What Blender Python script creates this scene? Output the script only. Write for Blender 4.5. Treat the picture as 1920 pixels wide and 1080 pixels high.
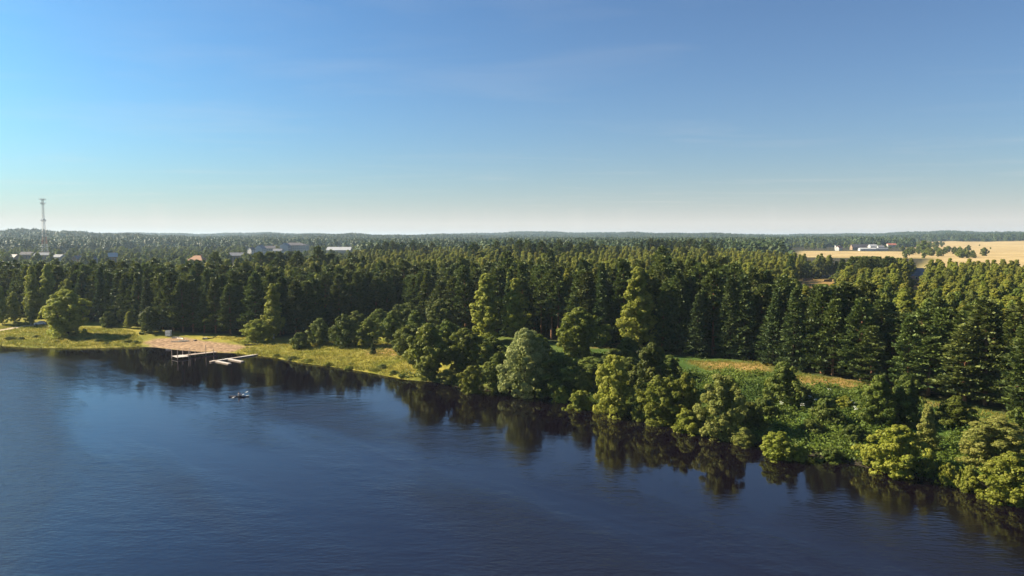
import bpy, bmesh, math, random
import numpy as np
from mathutils import Vector, Matrix, noise as mnoise

for o in list(bpy.data.objects):
    bpy.data.objects.remove(o, do_unlink=True)
SC = bpy.context.scene
COL = SC.collection
R = math.radians
rng = np.random.default_rng(7)
random.seed(7)

# ------------------------------------------------------------------ camera
CAM_H = 36.0
FPX = 1371.0                       # focal length in pixels of a 1920 wide picture
PITCH = math.atan((540 - 446) / FPX)
cam_d = bpy.data.cameras.new('camera')
cam_d.sensor_width = 36.0
cam_d.lens = 36.0 * FPX / 1920.0
cam_d.clip_start = 0.5
cam_d.clip_end = 60000
cam = bpy.data.objects.new('camera', cam_d)
cam.location = (0, 0, CAM_H)
cam.rotation_euler = (math.pi / 2 - PITCH, 0, 0)
COL.objects.link(cam)
SC.camera = cam

# ------------------------------------------------------------------ sky and sun
SUN_AZ = R(-75)                    # measured from the view axis, negative = left
SUN_EL = R(32)
SUN_STRENGTH = 5.0
SKY_STRENGTH = 0.050
world = bpy.data.worlds.new('World')
SC.world = world
world.use_nodes = True
wn, wl = world.node_tree.nodes, world.node_tree.links
wn.clear()
wout = wn.new('ShaderNodeOutputWorld')
wbg = wn.new('ShaderNodeBackground')
sky = wn.new('ShaderNodeTexSky')
sky.sky_type = 'NISHITA'
sky.sun_disc = False
sky.sun_elevation = SUN_EL
sky.sun_rotation = SUN_AZ
sky.altitude = 100
sky.air_density = 1.0
sky.dust_density = 1.6
sky.ozone_density = 4.5
wbg.inputs['Strength'].default_value = SKY_STRENGTH
# faint cirrus, spread over the whole sky
tc = wn.new('ShaderNodeTexCoord')
sep = wn.new('ShaderNodeSeparateXYZ')
wl.new(tc.outputs['Generated'], sep.inputs[0])
mx = wn.new('ShaderNodeMath'); mx.operation = 'MAXIMUM'; mx.inputs[1].default_value = 0.04
wl.new(sep.outputs['Z'], mx.inputs[0])
dx = wn.new('ShaderNodeMath'); dx.operation = 'DIVIDE'
dy = wn.new('ShaderNodeMath'); dy.operation = 'DIVIDE'
wl.new(sep.outputs['X'], dx.inputs[0]); wl.new(mx.outputs[0], dx.inputs[1])
wl.new(sep.outputs['Y'], dy.inputs[0]); wl.new(mx.outputs[0], dy.inputs[1])
cmb = wn.new('ShaderNodeCombineXYZ')
wl.new(dx.outputs[0], cmb.inputs[0]); wl.new(dy.outputs[0], cmb.inputs[1])
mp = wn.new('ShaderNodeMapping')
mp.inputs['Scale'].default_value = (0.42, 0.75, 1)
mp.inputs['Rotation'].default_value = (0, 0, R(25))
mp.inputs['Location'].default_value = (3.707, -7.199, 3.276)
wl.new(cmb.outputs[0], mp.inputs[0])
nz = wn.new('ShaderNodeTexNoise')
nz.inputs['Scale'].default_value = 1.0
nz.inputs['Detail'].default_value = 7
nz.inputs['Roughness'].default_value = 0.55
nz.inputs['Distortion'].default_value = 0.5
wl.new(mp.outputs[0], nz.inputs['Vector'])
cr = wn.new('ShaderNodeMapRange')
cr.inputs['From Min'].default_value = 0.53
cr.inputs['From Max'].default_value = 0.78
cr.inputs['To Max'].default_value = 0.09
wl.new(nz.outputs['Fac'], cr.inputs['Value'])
wmix = wn.new('ShaderNodeMixRGB')
# a thin even veil of high haze, thicker along slanting sight lines
vd = wn.new('ShaderNodeMath'); vd.operation = 'DIVIDE'; vd.inputs[0].default_value = -0.038
vz = wn.new('ShaderNodeMath'); vz.operation = 'MAXIMUM'; vz.inputs[1].default_value = 0.02
wl.new(sep.outputs['Z'], vz.inputs[0]); wl.new(vz.outputs[0], vd.inputs[1])
vx = wn.new('ShaderNodeMath'); vx.operation = 'EXPONENT'; wl.new(vd.outputs[0], vx.inputs[0])
vi_ = wn.new('ShaderNodeMath'); vi_.operation = 'SUBTRACT'; vi_.inputs[0].default_value = 1.0; wl.new(vx.outputs[0], vi_.inputs[1])
vm = wn.new('ShaderNodeMath'); vm.operation = 'ADD'; vm.use_clamp = True
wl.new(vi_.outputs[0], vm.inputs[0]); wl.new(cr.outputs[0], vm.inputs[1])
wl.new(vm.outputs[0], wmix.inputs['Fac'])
wgam = wn.new('ShaderNodeGamma'); wgam.inputs['Gamma'].default_value = 1.35
wl.new(sky.outputs[0], wgam.inputs['Color'])
wtin = wn.new('ShaderNodeMixRGB'); wtin.blend_type = 'MULTIPLY'; wtin.inputs['Fac'].default_value = 1.0
wtin.inputs['Color2'].default_value = (0.155, 0.455, 0.545, 1)
wl.new(wgam.outputs[0], wtin.inputs['Color1'])
wl.new(wtin.outputs[0], wmix.inputs['Color1'])
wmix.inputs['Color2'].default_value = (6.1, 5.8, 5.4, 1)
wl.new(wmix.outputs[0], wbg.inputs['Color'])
wl.new(wbg.outputs[0], wout.inputs['Surface'])

sun_d = bpy.data.lights.new('sun', 'SUN')
sun_d.energy = SUN_STRENGTH
sun_d.angle = R(0.55)
sun_d.color = (1.0, 0.86, 0.62)
sun = bpy.data.objects.new('sun', sun_d)
sdir = Vector((math.sin(SUN_AZ) * math.cos(SUN_EL), math.cos(SUN_AZ) * math.cos(SUN_EL), math.sin(SUN_EL)))
sun.rotation_euler = sdir.to_track_quat('Z', 'Y').to_euler()
sun.location = (-300, 100, 200)
COL.objects.link(sun)

SC.view_settings.view_transform = 'Standard'
SC.view_settings.look = 'None'
SC.view_settings.exposure = 1.5
SC.view_settings.gamma = 1.0
SC.render.engine = 'CYCLES'
cy = SC.cycles
cy.max_bounces = 5
cy.diffuse_bounces = 2
cy.glossy_bounces = 3
cy.transmission_bounces = 2
cy.transparent_max_bounces = 6
cy.volume_bounces = 0
cy.caustics_reflective = False
cy.caustics_refractive = False
cy.sample_clamp_indirect = 4.0
cy.use_denoising = True
try:
    cy.denoiser = 'OPENIMAGEDENOISE'
    cy.denoising_input_passes = 'RGB_ALBEDO_NORMAL'
    cy.denoising_prefilter = 'ACCURATE'
except Exception:
    pass

# ------------------------------------------------------------------ helpers
def ray(px, py):
    x = (px - 960) / FPX
    v = -(py - 540) / FPX
    c, s = math.cos(PITCH), math.sin(PITCH)
    return np.array([x, c + s * v, -s + c * v])

def at_z(px, py, z=0.0):
    d = ray(px, py)
    t = (z - CAM_H) / d[2]
    return d[0] * t, d[1] * t

def z_at(px, py, Y):
    """height where the ray through a pixel meets depth Y"""
    d = ray(px, py)
    return CAM_H + d[2] * Y / d[1]

def sstep(a, b, x):
    t = np.clip((x - a) / (b - a), 0, 1)
    return t * t * (3 - 2 * t)

def tag(o, label=None, cat=None, group=None, kind=None):
    if label: o['label'] = label
    if cat: o['category'] = cat
    if group: o['group'] = group
    if kind: o['kind'] = kind
    return o

def empty(name, loc=(0, 0, 0), rz=0.0):
    o = bpy.data.objects.new(name, None)
    o.location = loc
    o.rotation_euler = (0, 0, rz)
    o.empty_display_size = 0.5
    COL.objects.link(o)
    return o

def np_mesh(name, V, F, mats=(), mat_idx=None, tint=None, smooth=False):
    """V (n,3); F is a list of (m,k) index arrays"""
    me = bpy.data.meshes.new(name)
    V = np.asarray(V, dtype=np.float32)
    F = [np.asarray(f, dtype=np.int32) for f in F if len(f)]
    loops = np.concatenate([f.ravel() for f in F])
    totals = np.concatenate([np.full(len(f), f.shape[1], dtype=np.int32) for f in F])
    starts = np.concatenate([[0], np.cumsum(totals)[:-1]]).astype(np.int32)
    me.vertices.add(len(V)); me.vertices.foreach_set('co', V.ravel())
    me.loops.add(len(loops)); me.loops.foreach_set('vertex_index', loops)
    me.polygons.add(len(totals))
    me.polygons.foreach_set('loop_start', starts)
    me.polygons.foreach_set('loop_total', totals)
    if mat_idx is not None:
        me.polygons.foreach_set('material_index', np.asarray(mat_idx, dtype=np.int32))
    me.polygons.foreach_set('use_smooth', np.full(len(totals), bool(smooth)))
    for m in mats:
        me.materials.append(m)
    if tint is not None:
        a = me.attributes.new('tint', 'FLOAT', 'FACE')
        a.data.foreach_set('value', np.asarray(tint, dtype=np.float32))
    me.update(calc_edges=True)
    return me

def link(name, me, parent=None, loc=None):
    o = bpy.data.objects.new(name, me)
    COL.objects.link(o)
    if parent is not None: o.parent = parent
    if loc is not None: o.location = loc
    return o

class MB:
    """collects simple solids into one mesh"""
    def __init__(s): s.v = []; s.f = []
    def add(s, vs, fs):
        n = len(s.v); s.v += [tuple(p) for p in vs]; s.f += [tuple(i + n for i in f) for f in fs]
        return s
    def box(s, c, size, rz=0.0, M=None):
        hx, hy, hz = size[0] / 2, size[1] / 2, size[2] / 2
        P = [(-hx, -hy, -hz), (hx, -hy, -hz), (hx, hy, -hz), (-hx, hy, -hz), (-hx, -hy, hz), (hx, -hy, hz), (hx, hy, hz), (-hx, hy, hz)]
        T = Matrix.Translation(c) @ (M if M is not None else Matrix.Rotation(rz, 4, 'Z'))
        return s.add([T @ Vector(p) for p in P], [(0, 3, 2, 1), (4, 5, 6, 7), (0, 1, 5, 4), (1, 2, 6, 5), (2, 3, 7, 6), (3, 0, 4, 7)])
    def tube(s, p0, p1, r0, r1=None, n=6):
        r1 = r0 if r1 is None else r1
        p0, p1 = Vector(p0), Vector(p1)
        q = (p1 - p0).to_track_quat('Z', 'Y')
        vs = []
        for p, r in ((p0, r0), (p1, r1)):
            for i in range(n):
                a = 2 * math.pi * i / n
                vs.append(p + q @ Vector((r * math.cos(a), r * math.sin(a), 0)))
        fs = [(i, (i + 1) % n, n + (i + 1) % n, n + i) for i in range(n)]
        fs += [tuple(range(n - 1, -1, -1)), tuple(range(n, 2 * n))]
        return s.add(vs, fs)
    def gable(s, w, d, z0, z1, over=0.4, th=0.25):
        """pitched roof, ridge along x"""
        W, D = w / 2 + over, d / 2 + over
        zo = z0 - over * (z1 - z0) / (d / 2)
        P = [(-W, -D, zo), (W, -D, zo), (W, D, zo), (-W, D, zo), (-W, 0, z1), (W, 0, z1)]
        Q = [(x, y, z + th) for x, y, z in P]
        return s.add(P + Q, [(0, 4, 5, 1), (2, 5, 4, 3), (6, 7, 11, 10), (8, 9, 10, 11), (0, 1, 7, 6), (2, 3, 9, 8),
                             (0, 6, 10, 4), (4, 10, 9, 3), (1, 5, 11, 7), (5, 2, 8, 11)])
    def hip(s, w, d, z0, z1, over=0.4, ridge=0.4):
        W, D = w / 2 + over, d / 2 + over
        r = w / 2 * ridge
        P = [(-W, -D, z0), (W, -D, z0), (W, D, z0), (-W, D, z0), (-r, 0, z1), (r, 0, z1), ]
        Q = [(-W, -D, z0 - .2), (W, -D, z0 - .2), (W, D, z0 - .2), (-W, D, z0 - .2)]
        return s.add(P + Q, [(0, 1, 5, 4), (2, 3, 4, 5), (1, 2, 5), (3, 0, 4), (6, 9, 8, 7), (6, 7, 1, 0), (7, 8, 2, 1), (8, 9, 3, 2), (9, 6, 0, 3)])
    def body(s, w, d, h, gable=0.0):
        """house wall volume with optional gable ends (ridge along x)"""
        W, D = w / 2, d / 2
        P = [(-W, -D, -1), (W, -D, -1), (W, D, -1), (-W, D, -1), (-W, -D, h), (W, -D, h), (W, D, h), (-W, D, h)]
        F = [(0, 3, 2, 1), (0, 1, 5, 4), (2, 3, 7, 6)]
        if gable:
            P += [(-W, 0, h + gable), (W, 0, h + gable)]
            F += [(1, 2, 6, 9, 5), (3, 0, 4, 8, 7), (4, 5, 9, 8), (6, 7, 8, 9)]
        else:
            F += [(1, 2, 6, 5), (3, 0, 4, 7), (4, 5, 6, 7)]
        return s.add(P, F)
    def build(s, name, mat, parent=None, smooth=False):
        me = bpy.data.meshes.new(name)
        me.from_pydata([tuple(p) for p in s.v], [], s.f)
        me.materials.append(mat)
        if smooth:
            me.polygons.foreach_set('use_smooth', [True] * len(me.polygons))
        me.update()
        o = bpy.data.objects.new(name, me)
        COL.objects.link(o)
        if parent is not None: o.parent = parent
        return o

# ------------------------------------------------------------------ materials
def new_mat(name):
    m = bpy.data.materials.new(name)
    m.use_nodes = True
    nt = m.node_tree
    nt.nodes.clear()
    return m, nt.nodes, nt.links

def plain(name, col, rough=0.7, var=0.25, scale=1.5, metallic=0.0, spec=0.3):
    m, n, l = new_mat(name)
    out = n.new('ShaderNodeOutputMaterial'); p = n.new('ShaderNodeBsdfPrincipled')
    g = n.new('ShaderNodeNewGeometry')
    t = n.new('ShaderNodeTexNoise'); t.inputs['Scale'].default_value = scale; t.inputs['Detail'].default_value = 5
    l.new(g.outputs['Position'], t.inputs['Vector'])
    r = n.new('ShaderNodeValToRGB')
    r.color_ramp.elements[0].position = 0.3; r.color_ramp.elements[1].position = 0.7
    r.color_ramp.elements[0].color = tuple(c * (1 - var) for c in col) + (1,)
    r.color_ramp.elements[1].color = tuple(min(1, c * (1 + var)) for c in col) + (1,)
    l.new(t.outputs['Fac'], r.inputs['Fac']); l.new(r.outputs['Color'], p.inputs['Base Color'])
    p.inputs['Roughness'].default_value = rough
    p.inputs['Metallic'].default_value = metallic
    p.inputs['Specular IOR Level'].default_value = spec
    l.new(p.outputs[0], out.inputs['Surface'])
    return m

def leaf_mat(name, dark, light, transl=0.3, objvar=0.5, rough=0.6):
    """dark/light: the two leaf colours that clumps vary between"""
    m, n, l = new_mat(name)
    out = n.new('ShaderNodeOutputMaterial')
    p = n.new('ShaderNodeBsdfPrincipled'); tr = n.new('ShaderNodeBsdfTranslucent'); mix = n.new('ShaderNodeMixShader')
    at = n.new('ShaderNodeAttribute'); at.attribute_name = 'tint'
    oi = n.new('ShaderNodeObjectInfo')
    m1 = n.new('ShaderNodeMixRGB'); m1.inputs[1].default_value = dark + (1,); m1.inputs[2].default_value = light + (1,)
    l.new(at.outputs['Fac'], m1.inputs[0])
    hs = n.new('ShaderNodeHueSaturation')
    mr = n.new('ShaderNodeMapRange'); mr.inputs['To Min'].default_value = 1 - objvar * .5; mr.inputs['To Max'].default_value = 1 + objvar * .5
    l.new(oi.outputs['Random'], mr.inputs['Value']); l.new(mr.outputs[0], hs.inputs['Value'])
    ml = n.new('ShaderNodeMath'); ml.operation = 'MULTIPLY'; ml.inputs[1].default_value = 7.31
    fr = n.new('ShaderNodeMath'); fr.operation = 'FRACT'
    mr2 = n.new('ShaderNodeMapRange'); mr2.inputs['To Min'].default_value = 0.5 - 0.03 * objvar; mr2.inputs['To Max'].default_value = 0.5 + 0.03 * objvar
    l.new(oi.outputs['Random'], ml.inputs[0]); l.new(ml.outputs[0], fr.inputs[0]); l.new(fr.outputs[0], mr2.inputs['Value'])
    l.new(mr2.outputs[0], hs.inputs['Hue'])
    l.new(m1.outputs[0], hs.inputs['Color'])
    l.new(hs.outputs[0], p.inputs['Base Color']); l.new(hs.outputs[0], tr.inputs['Color'])
    p.inputs['Roughness'].default_value = rough; p.inputs['Specular IOR Level'].default_value = 0.25
    mix.inputs[0].default_value = transl
    l.new(p.outputs[0], mix.inputs[1]); l.new(tr.outputs[0], mix.inputs[2]); l.new(mix.outputs[0], out.inputs['Surface'])
    return m

M = {}
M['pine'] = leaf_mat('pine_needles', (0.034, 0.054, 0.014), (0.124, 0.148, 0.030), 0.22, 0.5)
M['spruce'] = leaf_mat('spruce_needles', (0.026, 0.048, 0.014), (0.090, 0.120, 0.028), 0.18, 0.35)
M['birch'] = leaf_mat('birch_leaves', (0.130, 0.160, 0.018), (0.310, 0.300, 0.042), 0.45, 0.5)
M['broad'] = leaf_mat('broadleaf_leaves', (0.076, 0.108, 0.014), (0.210, 0.230, 0.030), 0.40, 0.5)
M['dark'] = leaf_mat('alder_leaves', (0.060, 0.092, 0.016), (0.170, 0.192, 0.028), 0.38, 0.4)
M['silver'] = leaf_mat('silver_willow_leaves', (0.160, 0.190, 0.058), (0.350, 0.355, 0.120), 0.38, 0.25)
M['olive'] = leaf_mat('olive_willow_leaves', (0.165, 0.190, 0.036), (0.330, 0.315, 0.080), 0.45, 0.25)
M['yellow'] = leaf_mat('yellow_willow_leaves', (0.140, 0.170, 0.016), (0.300, 0.300, 0.042), 0.38, 0.3)
M['pale'] = leaf_mat('pale_willow_leaves', (0.190, 0.225, 0.030), (0.400, 0.400, 0.065), 0.48, 0.2)
M['lush'] = leaf_mat('herb_leaves', (0.044, 0.076, 0.010), (0.140, 0.180, 0.022), 0.35, 0.3)
M['far'] = leaf_mat('far_wood_leaves', (0.040, 0.066, 0.020), (0.080, 0.112, 0.034), 0.2, 0.4)
M['grass'] = leaf_mat('grass_blades', (0.150, 0.160, 0.022), (0.310, 0.255, 0.048), 0.38, 0.2)
M['bark'] = plain('dark_bark', (0.060, 0.045, 0.034), 0.9, 0.4, 3)
M['pinebark'] = plain('pine_bark', (0.190, 0.095, 0.050), 0.9, 0.4, 2)
M['birchbark'] = plain('birch_bark', (0.46, 0.43, 0.38), 0.8, 0.4, 2.5)
M['wood'] = plain('weathered_wood', (0.36, 0.28, 0.22), 0.8, 0.25, 2)
M['greywood'] = plain('grey_planks', (0.33, 0.26, 0.21), 0.75, 0.2, 2)
M['darkwood'] = plain('dark_wet_wood', (0.085, 0.058, 0.043), 0.7, 0.3, 2)
M['white'] = plain('white_paint', (0.60, 0.58, 0.56), 0.5, 0.06, 1)
M['booth'] = plain('booth_white_paint', (0.80, 0.79, 0.78), 0.5, 0.04, 1)
M['palewood'] = plain('pale_float_planks', (0.44, 0.40, 0.37), 0.75, 0.15, 2)
M['palelog'] = plain('bleached_log', (0.66, 0.57, 0.45), 0.8, 0.2, 3)
M['steel'] = plain('grey_steel', (0.30, 0.30, 0.31), 0.5, 0.1, .5, 0.3)
M['redpaint'] = plain('faded_red_paint', (0.42, 0.12, 0.10), 0.6, 0.15, .5)
M['whitepaint'] = plain('faded_white_paint', (0.62, 0.60, 0.58), 0.6, 0.1, .5)
M['glass'] = plain('window_glass', (0.03, 0.035, 0.045), 0.12, 0.1, .5, 0, 0.6)
M['roof_grey'] = plain('grey_roofing', (0.16, 0.16, 0.18), 0.6, 0.2, .6)
M['roof_dark'] = plain('dark_roofing', (0.085, 0.075, 0.085), 0.6, 0.2, .6)
M['roof_orange'] = plain('orange_brown_roofing', (0.32, 0.155, 0.08), 0.7, 0.15, .6)
M['roof_pale'] = plain('pale_metal_roofing', (0.42, 0.42, 0.43), 0.5, 0.1, .4)
M['roof_red'] = plain('red_roofing', (0.38, 0.13, 0.09), 0.7, 0.15, .6)
M['wall_cream'] = plain('cream_wall', (0.46, 0.41, 0.34), 0.8, 0.08, .5)
M['wall_white'] = plain('white_wall', (0.46, 0.445, 0.43), 0.8, 0.05, .5)
M['wall_brick'] = plain('brick_wall', (0.36, 0.20, 0.14), 0.85, 0.2, 1.5)
M['wall_wood'] = plain('timber_wall', (0.25, 0.17, 0.11), 0.85, 0.2, 1)
M['tyre'] = plain('tyre_rubber', (0.02, 0.02, 0.02), 0.8)
M['carpaint'] = plain('pale_car_paint', (0.66, 0.66, 0.67), 0.25, 0.02, 1, 0.1, 0.5)
M['skin'] = plain('skin', (0.52, 0.33, 0.24), 0.6, 0.05, 3)
M['shirt'] = plain('grey_shirt', (0.42, 0.40, 0.40), 0.85, 0.1, 5)
M['hair'] = plain('dark_hair', (0.03, 0.022, 0.018), 0.6)
M['hull'] = plain('dark_boat_hull', (0.11, 0.10, 0.11), 0.35, 0.1, 1)
M['umbel'] = plain('white_flower_heads', (0.55, 0.57, 0.48), 0.8, 0.1, 3)

# ------------------------------------------------------------------ the lie of the land
SHORE_PX = [(-900, 636), (-400, 642), (-150, 646), (0, 648), (60, 652), (140, 653), (200, 652), (262, 650), (290, 651), (330, 656),
            (400, 661), (440, 662), (475, 666), (510, 670), (560, 680), (640, 690), (700, 700), (755, 711), (820, 717), (860, 726),
            (920, 733), (960, 738), (1030, 747), (1100, 764), (1180, 780), (1260, 797), (1330, 811), (1400, 828), (1480, 848),
            (1560, 860), (1640, 880), (1720, 895), (1760, 905), (1850, 928), (1900, 940)]
SH = np.array([at_z(*p) for p in SHORE_PX])
SH = np.vstack([[[-2500, 420]], [[-1200, 330]], SH, [[95, 72], [150, 22], [260, -70], [700, -420], [1500, -1100]]])
SH = SH[np.argsort(SH[:, 0])]
SH2 = np.array([[-2500, 60], [-900, -20], [-300, -70], [0, -140], [150, -230], [600, -620], [1500, -1500]], dtype=float)

def pdist(P, L):
    """distance of points to a polyline"""
    best = np.full(len(P), 1e18)
    for a, b in zip(L[:-1], L[1:]):
        d = b - a
        t = np.clip(((P - a) @ d) / (d @ d), 0, 1)
        q = P - (a + t[:, None] * d)
        best = np.minimum(best, (q * q).sum(1))
    return np.sqrt(best)

def inside(P, poly):
    x, y = P[:, 0], P[:, 1]
    c = np.zeros(len(P), bool)
    n = len(poly)
    for i in range(n):
        x0, y0 = poly[i]; x1, y1 = poly[(i + 1) % n]
        hit = ((y0 > y) != (y1 > y)) & (x < (x1 - x0) * (y - y0) / (y1 - y0 + 1e-12) + x0)
        c ^= hit
    return c

def sdpoly(P, poly):
    """positive inside"""
    L = np.vstack([poly, poly[:1]])
    d = pdist(P, L)
    return np.where(inside(P, poly), d, -d)

def shore_sd(P):
    P = np.atleast_2d(np.asarray(P, float))
    s1 = pdist(P, SH) * np.where(P[:, 1] > np.interp(P[:, 0], SH[:, 0], SH[:, 1]), 1, -1)
    s2 = pdist(P, SH2) * np.where(P[:, 1] < np.interp(P[:, 0], SH2[:, 0], SH2[:, 1]), 1, -1)
    return np.maximum(s1, s2)

def wob(x, y, f):
    return (np.sin(x * f + 1.3) * np.cos(y * f * 1.17 - .7) + 0.5 * np.sin(x * f * 2.3 - y * f * 1.9 + 2.1) + 0.25 * np.cos(x * f * 4.1 + y * f * 4.7))

MOUND = np.array(at_z(10, 600, 3.4))
def ground_z(P):
    P = np.atleast_2d(np.asarray(P, float))
    x, y = P[:, 0], P[:, 1]
    s = shore_sd(P)
    left = np.interp(s, [-30, -6, 0, 1.5, 8, 25, 50, 90], [-2.2, -1.2, 0, .35, .9, 1.9, 2.8, 3.2])
    right = np.interp(s, [-30, -6, 0, 1.2, 5, 14, 28, 45, 90], [-2.2, -1.2, 0, .5, 1.1, 2.3, 3.8, 4.7, 5.0])
    k = sstep(-60, 0, x)
    z = left * (1 - k) + right * k
    far = np.maximum(0, s - 90)
    z += np.interp(far, [0, 900, 1800, 14000], [0, 6.0, 9.0, 12.0])
    z += np.where(s > 2, wob(x, y, 0.12) * 0.10 + wob(x, y, 0.035) * 0.25 * sstep(10, 60, s), 0)
    d = np.hypot(x, y)
    az = np.arctan2(x, np.maximum(y, 1))
    hill = 25 + 6 * np.sin(az * 9 + 1.0) + 4.5 * np.sin(az * 23 + 2) + 3 * np.sin(az * 51) + 2 * np.sin(az * 117 + 1)
    ridge = sstep(2000, 3900, d - 500 * np.sin(az * 5 + 0.6))
    ridge2 = sstep(4300, 5600, d)
    front = (y > 200)
    z += np.where(front, hill * ridge * (0.75 + .25 * np.sin(az * 14 + d * .0012)) + 16 * ridge2, 0)
    m = np.hypot((x - MOUND[0]) / 14, (y - MOUND[1]) / 7)
    z += 1.5 * (1 - sstep(0.5, 1.0, m))
    return z

def gz(x, y):
    return float(ground_z([[x, y]])[0])

def on_ground(px, py):
    z = 2.0
    for _ in range(12):
        x, y = at_z(px, py, z)
        z = 0.5 * z + 0.5 * gz(x, y)
    return x, y, gz(x, y)

def poly_px(pts, z=3.0):
    return np.array([on_ground(*p)[:2] for p in pts])

BEACH = poly_px([(268, 641), (300, 634), (345, 633), (395, 640), (440, 646), (466, 651), (440, 659), (415, 662), (330, 658), (283, 652)])
DRY = [poly_px([(1300, 680), (1370, 679), (1440, 683), (1440, 697), (1400, 700), (1340, 692)]),
       poly_px([(1490, 706), (1600, 712), (1610, 726), (1500, 722)]),
       poly_px([(1740, 754), (1800, 762), (1800, 767), (1740, 759)]),
       poly_px([(1115, 642), (1165, 643), (1165, 652), (1115, 652)]),
       poly_px([(690, 648), (770, 640), (770, 670), (690, 664)])]
LUSH = poly_px([(1290, 700), (1420, 700), (1640, 740), (1650, 860), (1500, 850), (1390, 800)])
ROAD = np.array([on_ground(*p)[:2] for p in [(-120, 634), (0, 619), (50, 611), (90, 607), (130, 603)]])
EDGE_PX = [(-500, 585), (-200, 588), (0, 592), (60, 596), (180, 602), (260, 613), (330, 624), (420, 629), (480, 631), (545, 634), (600, 622), (740, 606),
           (860, 622), (1000, 636), (1130, 651), (1230, 664), (1330, 671), (1420, 679), (1500, 699), (1580, 713), (1680, 737),
           (1760, 752), (1860, 772), (1920, 786), (2080, 830)]
EDGE = np.array([on_ground(*p)[:2] for p in EDGE_PX])
EDGE = np.vstack([EDGE, [[EDGE[-1][0] + 45, EDGE[-1][1] - 42], [EDGE[-1][0] + 150, EDGE[-1][1] - 130]]])

def edge_v(P):
    """how far inside the forest edge a point lies (metres, positive = inside)"""
    P = np.atleast_2d(P)
    return pdist(P, EDGE) * np.where(P[:, 1] > np.interp(P[:, 0], EDGE[:, 0], EDGE[:, 1]), 1, -1)

def pix(P, z):
    """project world points to the 1920 wide picture"""
    x, y = P[:, 0], P[:, 1]
    c, s = math.cos(PITCH), math.sin(PITCH)
    zz = z - CAM_H
    fwd = y * c - zz * s
    up = y * s + zz * c
    return 960 + FPX * x / fwd, 540 - FPX * up / fwd

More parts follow.
